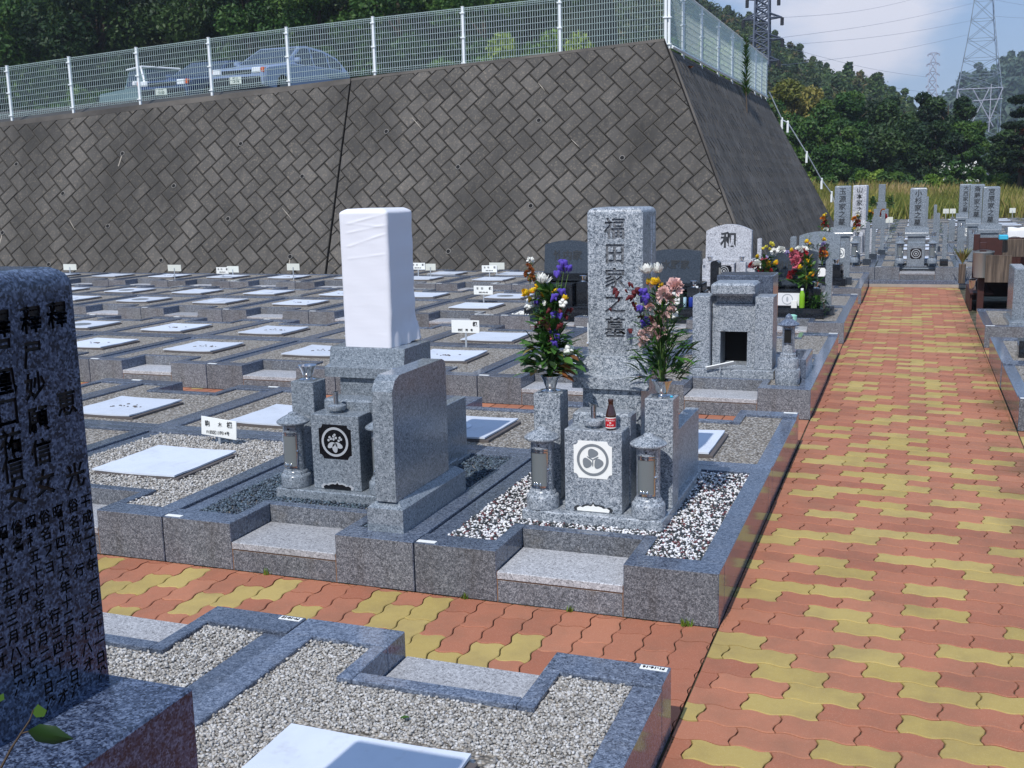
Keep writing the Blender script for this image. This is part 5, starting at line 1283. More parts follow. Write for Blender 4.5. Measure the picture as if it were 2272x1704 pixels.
for x, lb, hd_ in ((-.815, 'small bouquet with a yellow bloom and long leaves, left of the grey arched headstone', dd_), (-.60, 'small bouquet with orange, red and lilac blooms, right of the grey arched headstone', [('yellow', 0, .33, 2.4), ('lilac', .02, .26, 1.5), ('white', -.02, .24, 1.3), ('rose', 0, .19, 1.4), ('red', -.01, .13, 1.8), ('orange', .03, .12, 1.8), ('orange', 0, .07, 1.7)])):
    b_ = bouquet(lb, (x, 12.68, .56), hd_, .30, 'spiky', int(-x * 100), .16, nleaf=80, ls=1.2); q = MB(); at = []
    for a in (.6, 1.1, 2.0, 2.5): n_ = blade(q, (0, 0, .28), (math.cos(a) * .5, 0, .9), .17, .03, .2, 0, 3); at += [.95] * n_
    q.build('long_leaves', 'leaf_bright', b_, rnd_attr=at)
wv_ = bouquet('faded brown bouquet with one white rose beside the low dark headstone', (-3.78, 8.50, .62), [('white', 0, .24, 1.7), ('rust', -.01, .17, 1.4), ('rust', .02, .12, 1.5), ('rust', -.02, .08, 1.6), ('orange', .02, .04, 1.4), ('rust', .03, .02, 1.6)], .24, 'broad', 33, .12, nleaf=26, ls=.8)

# ---------------------------------------------------------------- upper terrace graves
tm = family_grave('family_gravestone', 'tall grey headstone with one bouquet on each side, beyond the end of the path', -.53, 14.955, 'granite_fine', body='玉源家之墓', zb=GZ + .09, top=1.668, carve_it=False)
ks = family_grave('family_gravestone', 'tall grey headstone straight beyond the end of the brick path', .72, 14.8, 'granite_fine', body='小杉家之墓', zb=GZ + .09, top=1.61, crest='octagon', plate='plate_black')
s2 = family_grave('family_gravestone', 'grey headstone half hidden behind the tall headstone with bouquets', -.50, 18.4, 'granite_pale', body='山本家之墓', zb=GZ + .09, top=1.66)
s2.rotation_euler = (0, 0, R(-6))
h3 = [family_grave('family_gravestone', lb, x, y, 'granite_fine', body=tx, zb=GZ + .09, top=tp) for lb, x, y, tx, tp in
      (('nearest of three overlapping tall grey headstones at the right edge', 1.93, 15.9, '宮原家之墓', 1.60), ('middle one of three overlapping tall grey headstones at the right edge', 1.84, 18.8, '斎藤家之墓', 1.63), ('farthest of three overlapping tall grey headstones at the right edge', 1.78, 22.6, '大西家之墓', 1.62))]
fg = thing('family_gravestone', 'small slender headstone on broad steps near the grass field', 'gravestone', (-.27, 30.4, .30))
m = MB(); m.box(-.10, .10, 0, .2, .80, 1.33, .01); m.build('shaft', 'granite_fine', fg); m = MB(); m.box(-.14, .14, -.06, .26, .6, .80, .008); m.build('dai', 'granite_fine', fg); m = MB(); m.box(-.21, .21, -.15, .3, 0, .6, .008); m.build('plinth', 'granite_fine', fg)
for cx, yy, tag_, lbs in ((-.53, 14.955, 'a', ('left', 'right')), (.72, 14.8, 'b', ('left', 'right'))):
    for sx, lw in ((-1, 'left'), (1, 'right')):
        lantern((cx + sx * .2535, yy + .45, .36), 'granite_fine', f'stone lantern on the {lw} of the {"headstone with bouquets" if tag_ == "a" else "headstone at the path end"}, upper terrace', .385)
for x, lb in ((-.80, 'small bouquet with yellow and red blooms, left of the upper terrace headstone'), (-.26, 'small bouquet with white and red blooms, right of the upper terrace headstone')):
    bouquet(lb, (x, 15.70, .87), [('white' if x > -.5 else 'lemon', 0, .32, 1.5), ('yellow', -.01, .28, 1.9), ('orange', -.04, .22, 1.7), ('red', .01, .17, 1.6), ('rust', -.02, .13, 1.6), ('red', .02, .10, 1.3), ('yellow', -.03, .05, 1.8), ('white', .02, .04, 1.5)], .32, 'broad', int(abs(x) * 100), .2, nleaf=70, ls=.9)
bouquet('tiny red bouquet left behind the headstone at the path end', (.05, 19.9, .95), [('red', 0, .1, 2), ('red', .03, .05, 2), ('orange', 0, .16, 1.6), ('wsmall', 0, 0, 2)], .18, 'broad', 44, .1, nleaf=40, ls=.8)
bouquet('tiny bouquet with a yellow bloom beside the half hidden headstone', (-.17, 19.0, .9), [('yellow', 0, .22, 2.2), ('orange', .02, .18, 1.5)], .25, 'broad', 45, .12, nleaf=60, ls=.9)
for x, s_ in ((-.52, 'left'), (-.02, 'right')): bouquet(f'dark leafy sprig {s_} of the small slender headstone', (x, 30.4, .95), [('lemon', 0, .35, 1.5)], .36, 'broad', 50 + int(x * 10), .2, nleaf=60, ls=1.6)
for lb, x, y, zt in (('slim granite post on a dark base right of the bouquets, upper terrace', -.075, 15.62, 1.045), ('slim granite post, second behind the bouquets, upper terrace', -.02, 17.0, 1.10), ('slim granite post, third behind the bouquets, upper terrace', .10, 18.2, 1.18),
                     ('slim granite post on a dark base right of the headstone at the path end', 1.17, 15.62, 1.0), ('slim granite post, second behind the path-end headstone', 1.12, 19.4, 1.08), ('slim granite post, third behind the path-end headstone', 1.13, 23.5, 1.16), ('slim granite post, farthest behind the path-end headstone', .98, 27.2, 1.30)):
    stake(lb, x, y, .30, zt, .07, 'granite_fine', True, .07)
bk = thing('black_cube', 'small black stone cube right of the headstone at the path end', 'stone block', (1.17, 15.45, .30)); m = MB(); m.box(-.06, .06, -.05, .05, 0, .09, .004); m.build('block', 'granite_black', bk)
pt_ = thing('tall_shrub', 'slim dark green and brown conifer shrub at the right picture edge', 'shrub', (2.50, 14.6, .1)); lm = MB(); at = []
for i in range(900):
    f = rnd.random(); a = rnd.uniform(0, 6.28); rd = .19 * (1 - f) ** .5 * rnd.uniform(.5, 1); n_ = blade(lm, (math.cos(a) * rd, math.sin(a) * rd, .8 + f * .75), (math.cos(a) * .7, math.sin(a) * .7, .6), .07, .018, .2, 0, 2); at += [rnd.random()] * n_
lm.build('foliage', 'leaf_russet', pt_, rnd_attr=at); m = MB(); m.tube([(0, 0, 0), (0, 0, .9)], .02, 6); m.build('trunk', 'bark', pt_)
pp = thing('potted_weeds', 'withered plant in a dark pot left of the water stand', 'plant', (1.42, 14.5, .1)); m = MB(); m.lathe([(.05, 0), (.055, .3), (.05, .31)], 14); m.build('pot', 'wood_weathered', pp); lm = MB(); at = []
for i in range(90): a = rnd.uniform(0, 6.28); n_ = blade(lm, (0, 0, .3), (math.cos(a) * .5, math.sin(a) * .5, 1), rnd.uniform(.15, .34), .02, .5, 0, 3); at += [rnd.random()] * n_
lm.build('leaves', 'susuki', pp, rnd_attr=at)

# right side graves cut off by the picture edge
rg = thing('memorial_slab', 'polished upright slab cut off by the right picture edge', 'memorial slab', (1.80, 7.95, GZ)); m = MB(); m.box(-.13, .0, .3, 1.0, .02, .60, .01); m.build('slab', 'granite_fine', rg); m = MB(); m.box(-.16, .03, .2, 1.05, -.01, .05, .004); m.build('base', 'granite_fine', rg)
rb = thing('dark_pedestal', 'small black stone pedestal on gravel at the right picture edge', 'pedestal', (1.66, 6.1, GZ)); m = MB(); m.box(-.10, .10, -.08, .12, 0, .15, .006); m.build('block', 'granite_black', rb); m = MB(); m.box(-.03, .12, .0, .10, .1505, .17, .003); m.build('top', 'steel_worn', rb)

# ---------------------------------------------------------------- water stand with buckets
ws = thing('water_stand', 'dark brown wooden shelf stand with buckets at the right end of the path', 'stand', (1.75, 12.2, 0))
m = MB()
for x in (-.22, .36): m.box(x - .04, x + .04, -.9, -.82, 0, .92, .004)
for x in (-.22, .36): m.box(x - .04, x + .04, .7, .78, 0, .95, .004)
m.box(-.26, .40, -.88, .76, .40, .43, .003); m.box(-.26, .40, .72, .75, .05, .9, .003); m.box(.37, .40, -.80, .70, .05, .92, .003); m.build('frame', 'wood_dark', ws)
m = MB(); m.box(-.34, -.06, -.75, .6, .22, .245, .003); m.box(-.34, -.31, -.7, .55, 0, .22, .002); m.build('side_shelf', 'wood_dark', ws)
m = MB(); P = [(-.20, .43), (.10, .43), (.10, .77), (-.20, .78)]; m.prism([(x, z) for x, z in P], 'y', -1.25, -1.19); m.build('plank_bin', 'wood_weathered', ws)
m = MB(); m.box(.0, .42, -1.05, -.99, .74, .97, .004); m.build('top_board', 'wood_weathered', ws)
def bucket(loc, r0, h, mt_, label, lid=False):
    b = thing('bucket', label, 'bucket', loc); m = MB(); m.lathe([(r0 * .85, 0), (r0 * .87, .01), (r0, h * .92), (r0 * 1.05, h * .94), (r0 * 1.05, h), (r0 * .97, h), (r0 * .8, .02)], 26); m.build('pail', mt_, b, smooth=40)
    m = MB(); m.tube([(r0 * math.cos(t), -r0 * .9 * math.sin(t) * .5, h * .95 + r0 * .3 * math.sin(t)) for t in [math.pi * i / 10 for i in range(11)]], .004, 5); m.build('handle', 'steel_worn', b)
    return b
bucket((1.535, 11.25, .47), .125, .34, 'bucket_zinc', 'large pale grey bucket on the water stand')
bucket((1.50, 12.0, .245), .09, .13, 'steel', 'small shiny steel pail low on the water stand')
bucket((1.92, 11.6, .30), .05, .12, 'steel_worn', 'small worn tin hanging inside the water stand')
cl = thing('white_cloth', 'white cloth spread over the top board of the water stand', 'cloth', (1.92, 11.25, .975)); V = []; F = []
for j in range(9):
    for i in range(9): u, v = i / 8, j / 8; V.append((-.11 + .26 * u, .10 - .14 * v if v < .5 else .03 - .02 * (v - .5), (.135 if v < .3 else .135 - (v - .3) * .17) + .008 * math.sin(u * 9 + v * 5)))
for j in range(8):
    for i in range(8): a = j * 9 + i; F.append([a, a + 1, a + 10, a + 9])
m = MB(); m.add(V, F); m.build('fabric', 'cloth_white', cl, smooth=70)
cb = thing('blue_box', 'small turquoise box at the left end of the white cloth', 'box', (1.745, 11.05, .965)); m = MB(); m.box(-.055, .055, -.05, .05, 0, .065, .012); m.build('box', 'cloth_blue', cb)

# ---------------------------------------------------------------- name boards standing on the gravel
def name_board(label, x, y, z0, z1, w, h, lines=(), back=False, rz=0, lean=0):
    r = thing('name_board', label, 'sign', (x, y, GZ), R(rz)); Z = lambda z: z - GZ
    m = MB(); m.box(-.009, .009, .004 if not back else -.012, .012 if not back else -.004, 0, Z(z0) + h * .5, .001); m.build('post', 'post_grey', r)
    T = Matrix.Rotation(R(lean), 4, 'Y'); m = MB(); m.box(-w / 2, w / 2, -.002, .003, Z(z0), Z(z0) + h, .001, T=T); b = m.build('board', 'white_board' if not back else 'board_back', r)
    if lines and not back: lettering('lettering', [(s_, sz, (dx, -.0034, Z(z0) + dz), 0, 0, False, bo) for s_, sz, dx, dz, bo in lines], 'sign_ink', b)
    return r
name_board('white name board with the handwritten name 駒木様, in front of the left empty plots', -3.352, 1.405, .262, .39, .272, .118, (('駒', .040, -.078, .080, .0002), ('木', .034, .020, .078, .0), ('様', .042, .094, .080, .0010), ('F1四区13列14号', .026, .0, .026, .0001)), rz=-4, lean=4)
name_board('white name board with a bold 様, right of the cloth-wrapped headstone', -3.43, 5.58, .36, .48, .29, .125, (('様', .045, .10, .085, .0024), ('四区　列　号', .026, .0, .026, .001)), rz=3)
fl_ = (('吉　田', .034, -.05, .082, .0004), ('様', .036, .10, .082, .002), ('四区13列14号', .022, .0, .028, .0006))
for lb, x, y, z0, w, ln, bk_ in (('white name board left of the yellow daisies, second terrace row', -4.81, 9.49, .33, .28, fl_, False), ('white name board partly in front of a blank board near the wall', -6.23, 13.31, .32, .28, fl_, False), ('blank back of a name board near the wall, left of the faded bouquet', -6.29, 13.83, .33, .29, (), True),
                                 ('white name board right of the wrapped headstone near the wall', -7.60, 13.31, .36, .28, fl_, False), ('blank board overlapping a name board right of the wrapped headstone', -7.44, 13.5, .33, .20, (), True), ('blank board near the wall joint, left of the wrapped headstone', -9.72, 12.59, .39, .26, (), True),
                                 ('blank board near the wall, second from the left picture edge', -12.33, 12.64, .355, .30, (), True), ('white name board near the wall beside a blank board', -11.30, 12.69, .31, .265, fl_, False), ('blank board near the wall right beside a name board', -11.49, 13.29, .285, .26, (), True), ('blank board near the wall, nearest the left picture edge', -15.21, 13.08, .325, .33, (), True)):
    name_board(lb, x, y, z0, z0 + .12, w, .12, ln, bk_)
for lb, x, y in (('tiny white board at the grass edge, left of a close pair', 1.75, 38.6), ('tiny white board at the grass edge, right of a close pair', 1.98, 38.6), ('tiny white board at the grass edge near the dark conifer', 3.95, 38.4), ('tiny white board on the plinth side of the small slender headstone', -.02, 29.9)):
    name_board(lb, x, y, .50, .7, .20, .17, (), True)
sk = thing('white_stake', 'thin white marker stake left of the carved pillar', 'stake', (-2.322, 6.14, GZ)); m = MB(); m.box(-.022, .022, -.006, .006, 0, .2, .002); m.build('stake', 'white_board', sk)
# ---------------------------------------------------------------- trees
def leaf_cloud(centers, radii, per, size, bias=.5, flat=1.0, tone=None):
    """leaf-sized quads scattered in clumps; returns V, F, rnd"""
    C_ = np.repeat(centers, per, 0); Rr = np.repeat(radii, per, 0); N = len(C_)
    d = nrg.normal(size=(N, 3)); d /= np.linalg.norm(d, axis=1, keepdims=True)
    rad = nrg.uniform(.45, 1.05, (N, 1)) ** .6
    P = C_ + d * rad * Rr * np.array([1, 1, flat])
    n_ = d * bias + nrg.normal(size=(N, 3)) * .6 + np.array([0, 0, .25]); n_ /= np.linalg.norm(n_, axis=1, keepdims=True)
    a = np.cross(n_, nrg.normal(size=(N, 3))); a /= np.linalg.norm(a, axis=1, keepdims=True); b = np.cross(n_, a)
    s = size * nrg.uniform(.6, 1.4, (N, 1))
    V = np.stack([P - a * s, P + b * s * .5, P + a * s, P - b * s * .5], 1).reshape(-1, 3)
    F = np.arange(N * 4).reshape(-1, 4)
    t = np.repeat(nrg.uniform(.0, .75, len(centers)) if tone is None else tone, per) + nrg.uniform(0, .3, N)
    return V, F, np.clip(t, 0, 1)
def make_tree(name, label, loc, h, cr, leaf, kind='round', leaf_size=.14, n=26, per=220, group=None, z_low=.3, trunk_r=.12, cat='tree', trunk=True):
    r = thing(name, label, cat, loc, 0, group)
    if trunk:
        m = MB(); lean = nrg.uniform(-.05, .05, 2) * h
        m.tube([(0, 0, -.4), (lean[0] * .3, lean[1] * .3, h * .3), (lean[0] * .7, lean[1] * .7, h * .62), (lean[0], lean[1], h * .9)], [trunk_r * 1.2, trunk_r, trunk_r * .6, trunk_r * .15], 8)
        if kind == 'round':
            for i in range(6):
                a = i * 1.1 + nrg.uniform(0, .5); z = h * nrg.uniform(.25, .6); m.tube([(0, 0, z), (math.cos(a) * cr * .4, math.sin(a) * cr * .4, z + h * .14), (math.cos(a) * cr * .75, math.sin(a) * cr * .75, z + h * .24)], [trunk_r * .5, trunk_r * .3, trunk_r * .08], 5)
        m.build('trunk', 'bark', r, smooth=50)
    if kind == 'round':
        c = []; rad = []
        while len(c) < n:
            p = nrg.uniform(-1, 1, 3)
            q = np.linalg.norm(p)
            if q > 1 or q < .45: continue
            c.append([p[0] * cr * .8, p[1] * cr * .8, h * (z_low + (1 - z_low) * (.5 + .46 * p[2]))]); rad.append([cr * nrg.uniform(.24, .42)])
        V, F, t = leaf_cloud(np.array(c), np.array(rad), per, leaf_size, flat=.8)
    elif kind == 'cone':
        c = []; rad = []
        for i in range(n):
            f = (i + .5) / n; rr_ = cr * (1 - f) * nrg.uniform(.6, 1.05); a = i * 2.4; c.append([math.cos(a) * rr_ * .7, math.sin(a) * rr_ * .7, h * (z_low + (1 - z_low) * f)]); rad.append([max(.12 * cr, cr * .42 * (1 - f * .8))])
        V, F, t = leaf_cloud(np.array(c), np.array(rad), per, leaf_size, flat=.45)
    else:   # pine: flat spreading layers
        c = []; rad = []
        for i in range(n):
            f = i / n; a = nrg.uniform(0, 6.28); rr_ = cr * nrg.uniform(.1, 1) * (1.1 - .7 * f); c.append([math.cos(a) * rr_, math.sin(a) * rr_, h * (z_low + (1 - z_low) * (round(f * 5) / 5 + nrg.uniform(-.03, .03)))]); rad.append([cr * nrg.uniform(.22, .38)])
        V, F, t = leaf_cloud(np.array(c), np.array(rad), per, leaf_size, flat=.28)
    o = npmesh('crown', V, F, leaf, r, rnd_attr=t); return r
# hillside behind the parking
mb = MB(); nx, ny = 60, 16; X0, X1, Y0, Y1 = -75, 2, 33.8, 90
hv = []
for j in range(ny + 1):
    for i in range(nx + 1):
        x = X0 + (X1 - X0) * i / nx; y = Y0 + (Y1 - Y0) * (j / ny) ** 1.3; t = (y - Y0); z = 3.2 + .06 * min(0, x + 10) * .3 + t * .42 * min(1, max(.12, (-x + 1) / 16))
        hv.append((x, y, -.1 + (z + .1) * min(1, max(0, (-x - (.22 * (y + 4) + 1.2)) / 4))))
mb.add(hv, [[j * (nx + 1) + i, j * (nx + 1) + i + 1, (j + 1) * (nx + 1) + i + 1, (j + 1) * (nx + 1) + i] for j in range(ny) for i in range(nx)])
struct(mb.build('hillside', 'forest_floor', smooth=80))
def hill_z(x, y):
    t = y - Y0; z = 3.2 + .06 * min(0, x + 10) * .3 + t * .42 * min(1, max(.12, (-x + 1) / 16)); return -.1 + (z + .1) * min(1, max(0, (-x - (.22 * (y + 4) + 1.2)) / 4))
protos = [make_tree('forest_tree', 'x', (0, 0, -50), 8.5, 2.9, 'leaf_dark', 'round', .095, 36, 560, z_low=.18), make_tree('forest_tree', 'x', (0, 0, -50), 9.5, 2.4, 'leaf_mid', 'round', .09, 36, 560, z_low=.15),
          make_tree('forest_tree', 'x', (0, 0, -50), 10.5, 2.3, 'needle_dark', 'cone', .085, 40, 480, z_low=.12), make_tree('forest_tree', 'x', (0, 0, -50), 8, 2.8, 'leaf_dark', 'round', .10, 34, 560, z_low=.25)]
kn = ['dark broad-leaved', 'mid green broad-leaved', 'dark conical', 'loose dark green']
used_t = set(); cnt = 0; gi = ['front', 'second', 'third', 'fourth']
for row, (y, sp) in enumerate(((36.5, 3.5), (41.5, 4.0), (48, 4.6), (57, 5.2))):
    x = -50 - row * 3; c_ = 0
    while x < (-13, -14.5, -16.5, -19)[row]:
        k_ = rnd.choice((0, 1, 3, 0, 2) if row else (1, 0, 3, 1)); p = protos[k_]; xx, yy = x + rnd.uniform(-.9, .9), y + rnd.uniform(-1, 1); s_ = rnd.uniform(.8, 1.2); c_ += 1
        lb = f'{kn[k_]} tree behind the parking, {gi[row]} row, number {c_} from the left'
        loc = (xx, yy, hill_z(xx, yy) - .2)
        if k_ in used_t: t_ = dup(p, loc, rnd.uniform(0, 6.28), lb, 'trees on the slope behind the parking', (s_, s_, s_ * rnd.uniform(.9, 1.15)))
        else: used_t.add(k_); p.location = loc; p['label'] = lb; p['group'] = 'trees on the slope behind the parking'; p.scale = (s_,) * 3
        x += sp * rnd.uniform(.8, 1.2)
# green bushes at the far side of the parking
bp = [make_tree('bush', 'x', (0, 0, -50), 1.8, 1.35, 'leaf_bright', 'round', .075, 16, 300, z_low=.0, cat='bush', trunk=False), make_tree('bush', 'x', (0, 0, -50), 1.9, 1.4, 'leaf_mid', 'round', .08, 16, 300, z_low=.0, cat='bush', trunk=False)]
ub = set(); c_ = 0
for x in np.arange(-37, -4, 1.75):
    c_ += 1; k_ = 0 if (-22 < x < -15 and rnd.random() < .6) or rnd.random() < .3 else 1; loc = (x + rnd.uniform(-.4, .4), 32.6 + rnd.uniform(-.6, .6) - (2 if x > -20 else 0), 3.55 + (x + 37) * .02); s_ = rnd.uniform(.75, 1.25)
    lb = f'{"bright" if k_ == 0 else "mid"} green bush behind the parked cars and mesh fence, number {c_} from the left'
    if k_ in ub: dup(bp[k_], loc, rnd.uniform(0, 6), lb, 'bushes behind the parking', (s_, s_, s_ * rnd.uniform(.8, 1.3)))
    else: ub.add(k_); bp[k_].location = loc; bp[k_]['label'] = lb; bp[k_]['group'] = 'bushes behind the parking'
pole = thing('utility_wire_post', 'thin grey post between the trees behind the parking', 'post', (-29.0, 35, 3.3)); m = MB(); m.tube([(0, 0, 0), (.05, 0, 3.6)], .05, 6); m.build('post', 'concrete', pole)

# ---------------------------------------------------------------- meadow, tree belt, hills
mb = MB(); fv = []; nx = 26
def field_z(x, y): return .07 + .95 * min(1, max(0, (y - 41) / 16)) + .12 * math.sin(x * .5 + y * .3)
for j in range(15):
    for i in range(nx + 1): x = -6 + i * 2.2; y = 40.5 + j * 3.4; fv.append((x, y, field_z(x, y)))
mb.add(fv, [[j * (nx + 1) + i, j * (nx + 1) + i + 1, (j + 1) * (nx + 1) + i + 1, (j + 1) * (nx + 1) + i] for j in range(14) for i in range(nx)])
struct(mb.build('meadow_ground', 'soil', smooth=80))
N = 26000; gx = nrg.uniform(-5.5, 17, N); gy = 41.3 + 14.5 * nrg.uniform(size=N) ** .9; P = np.stack([gx, gy, [field_z(a, b) for a, b in zip(gx, gy)]], 1)
Lh = nrg.uniform(.45, 1.0, N) * (.75 + .35 * np.sin(gx * .9 + gy * .4) ** 2); az = nrg.uniform(0, 6.283, N); tl = nrg.uniform(.05, .45, N); wd = nrg.uniform(.012, .03, N)
dr_ = np.stack([np.cos(az) * tl, np.sin(az) * tl, np.ones(N)], 1); sd_ = np.stack([-np.sin(az), np.cos(az), np.zeros(N)], 1) * wd[:, None]
V = np.stack([P - sd_, P + sd_, P + dr_ * Lh[:, None] * .6 + sd_ * .7, P + dr_ * Lh[:, None] + np.stack([np.cos(az), np.sin(az), np.zeros(N)], 1) * .08], 1).reshape(-1, 3)
tone = np.clip(.35 + .3 * np.sin(gx * .7 + 1) * np.cos(gy * .5) + nrg.normal(0, .2, N) + (gy - 46) * .03, 0, 1)
tag(npmesh('tall_grass', V, np.arange(N * 4).reshape(-1, 4), 'susuki', rnd_attr=tone), 'tall yellow green meadow grass beyond the last graves', 'grass', kind='stuff')
treelist = [('leaf_yellow', 'round', -6.2, 62, 6.9, 2.0, .2, 'yellow green tree with tan flower heads beside the white stair rail'), ('leaf_mid', 'round', -8.2, 60, 5.8, 2.0, .2, 'green tree behind the top of the wall, left of the yellow green tree'),
            ('leaf_mid', 'round', -5.4, 57, 4.4, 1.7, .18, 'low mid green tree under the yellow green tree'), ('leaf_mid', 'round', -3.4, 61, 5.9, 1.9, .2, 'mid green tree right of the yellow green tree'),
            ('leaf_mid', 'round', -3.3, 56.5, 3.9, 1.5, .17, 'smaller mid green tree in front at the meadow edge'), ('leaf_dark', 'round', -1.0, 62, 5.7, 1.9, .2, 'dark green tree left of the darkest trees'),
            ('leaf_dark', 'round', .85, 63, 5.7, 1.7, .2, 'darkest round tree in the middle of the tree belt'), ('leaf_dark', 'round', -.6, 58.5, 4.0, 1.8, .18, 'dark low tree in front of the darkest round tree'),
            ('leaf_dark', 'round', 2.45, 62, 5.3, 1.5, .2, 'dark round tree left of the notch with the large pylon'), ('leaf_mid', 'round', 3.1, 60, 4.0, 1.1, .17, 'light speckled small tree beside the notch with the pylon'),
            ('leaf_dark', 'round', 1.4, 58.5, 3.9, 1.6, .18, 'dark low tree at the meadow edge, left of the white blossoming shrub'), ('needle_dark', 'pine', 5.2, 52, 4.8, 1.5, .13, 'dark spreading pine at the right picture edge'),
            ('leaf_russet', 'round', 6.0, 51.5, 4.3, 1.0, .15, 'russet brown tree at the right picture edge'), ('leaf_dark', 'round', 5.3, 56, 3.6, 1.4, .16, 'dark round tree under the pine at the right'),
            ('leaf_dark', 'round', 8.4, 58, 5.6, 2.0, .2, 'dark tree beyond the russet tree'), ('leaf_mid', 'round', 11.5, 60, 6.0, 2.3, .22, 'green tree far right of the russet tree'), ('leaf_dark', 'round', -10.5, 64, 8, 2.6, .22, 'tall dark tree hidden behind the block wall')]
for lf, kd, x, y, h_, cr_, ls_, lb in treelist:
    make_tree('broadleaf_tree' if kd == 'round' else 'pine_tree', lb, (x, y, field_z(x, y) - .1), h_, cr_, lf, kd, ls_ * .58, 40 if kd == 'round' else 30, 420, z_low=.12 if kd == 'round' else .35)
shr = [(-4.9, 55.2, 1.9), (-3.9, 54.2, 1.3), (-2.2, 55.5, 1.4), (-1.3, 54.8, 1.6), (-.3, 54.4, 1.5), (.6, 53.8, 1.1), (1.7, 54.6, 1.2), (2.6, 54.2, 1.9), (3.5, 54.4, 1.5), (4.6, 53.6, 1.2), (5.6, 53.2, 1.5), (6.8, 53.8, 1.8), (8.3, 54.5, 2.0), (10, 55, 2)]
for i, (x, y, h_) in enumerate(shr):
    t_ = make_tree('bush', f'green bush at the far edge of the meadow, number {i + 1} from the left', (x, y, field_z(x, y) - .1), h_, .95, 'leaf_mid' if i % 3 else 'leaf_bright', 'round', .1, 14, 220, 'bushes at the meadow edge', z_low=0, cat='bush', trunk=False)
    if i == 7:
        c = np.array([[nrg.uniform(-.9, .9), nrg.uniform(-.9, -.2), nrg.uniform(.7, 1.9)] for _ in range(16)]); V, F, tt = leaf_cloud(c, np.full((16, 1), .12), 10, .05); npmesh('blossoms', V, F, 'petal_white', t_, rnd_attr=tt); t_['label'] = 'green bush speckled with white blossoms at the meadow edge'
# wooded hills
RB = [(-80, 78), (-56.2, 54.5), (-48, 46.2), (-40, 38), (-35.2, 33.2), (-32.1, 31.3), (-29, 30.1), (-23.2, 26), (-19, 22.8), (-14.5, 20.3), (-10.8, 18.8), (-6.5, 17.9), (-3.9, 16.4), (-1.4, 14.3), (2.3, 8.9), (6, 3.7), (14, -2), (60, -4)]
RC = [(-60, -4), (-5.1, 13.7), (4.3, 23.6), (9, 28.4), (15.1, 32.6), (22.8, 36.9), (30.4, 39.8), (36.7, 41.8), (55.5, 47.1), (100, 52), (160, 40)]
def prof(R_, x):
    for (a, za), (b, zb) in zip(R_, R_[1:]):
        if a <= x <= b: return za + (zb - za) * (x - a) / (b - a)
    return R_[0][1] if x < R_[0][0] else R_[-1][1]
def sm(t): t = min(1, max(0, t)); return t * t * (3 - 2 * t)
def zB(x, y): return max(-.5, (prof(RB, x) - 3.6) * (sm((y - 66) / 124) if y < 190 else 1 - .35 * sm((y - 190) / 120)))
def zC(x, y): return max(-.5, (prof(RC, x) - 4.5) * (sm((y - 290) / 160) if y < 450 else 1 - .4 * sm((y - 450) / 200)))
def hill(name, x0, x1, y0, y1, nx, ny, fz_, mat):
    m = MB(); m.add([(x0 + (x1 - x0) * i / nx, y0 + (y1 - y0) * j / ny, fz_(x0 + (x1 - x0) * i / nx, y0 + (y1 - y0) * j / ny)) for j in range(ny + 1) for i in range(nx + 1)], [[j * (nx + 1) + i, j * (nx + 1) + i + 1, (j + 1) * (nx + 1) + i + 1, (j + 1) * (nx + 1) + i] for j in range(ny) for i in range(nx)])
    return struct(m.build(name, mat, smooth=80))
hill('hill', -90, 40, 68, 300, 52, 40, zB, 'forest_floor'); hill('far_hill', -60, 160, 290, 640, 50, 30, zC, 'forest_floor')
def woods(name, label, n, x0, x1, y0, y1, fz_, size, per, leafs, mat, keep):
    c = []; rad = []
    while len(c) < n:
        x, y = nrg.uniform(x0, x1), nrg.uniform(y0, y1)
        if not keep(x, y): continue
        z = fz_(x, y)
        if z < .2: continue
        s = size * nrg.uniform(.7, 1.25)
        if nrg.uniform() < .12:
            for q in range(4): c.append([x, y, z + s * (.6 + q * .55)]); rad.append([s * (.75 - .17 * q)])
        else: c.append([x, y, z + s * .8]); rad.append([s])
    V, F, t = leaf_cloud(np.array(c), np.array(rad), per, leafs, bias=.9)
    return tag(npmesh(name, V, F, mat, rnd_attr=t), label, 'forest', kind='stuff')
woods('forest', 'mixed green and brown forest covering the hill behind the graves', 2600, -58, 12, 72, 205, zB, 1.8, 110, .30, 'leaf_hill', lambda x, y: x > -12 - (y - 60) * .32 and zB(x, y) > .3)
woods('forest', 'hazy blue green forest on the far hill at the right edge', 900, -4, 75, 320, 470, zC, 4.2, 60, 1.1, 'leaf_far', lambda x, y: x < .13 * y + 8)

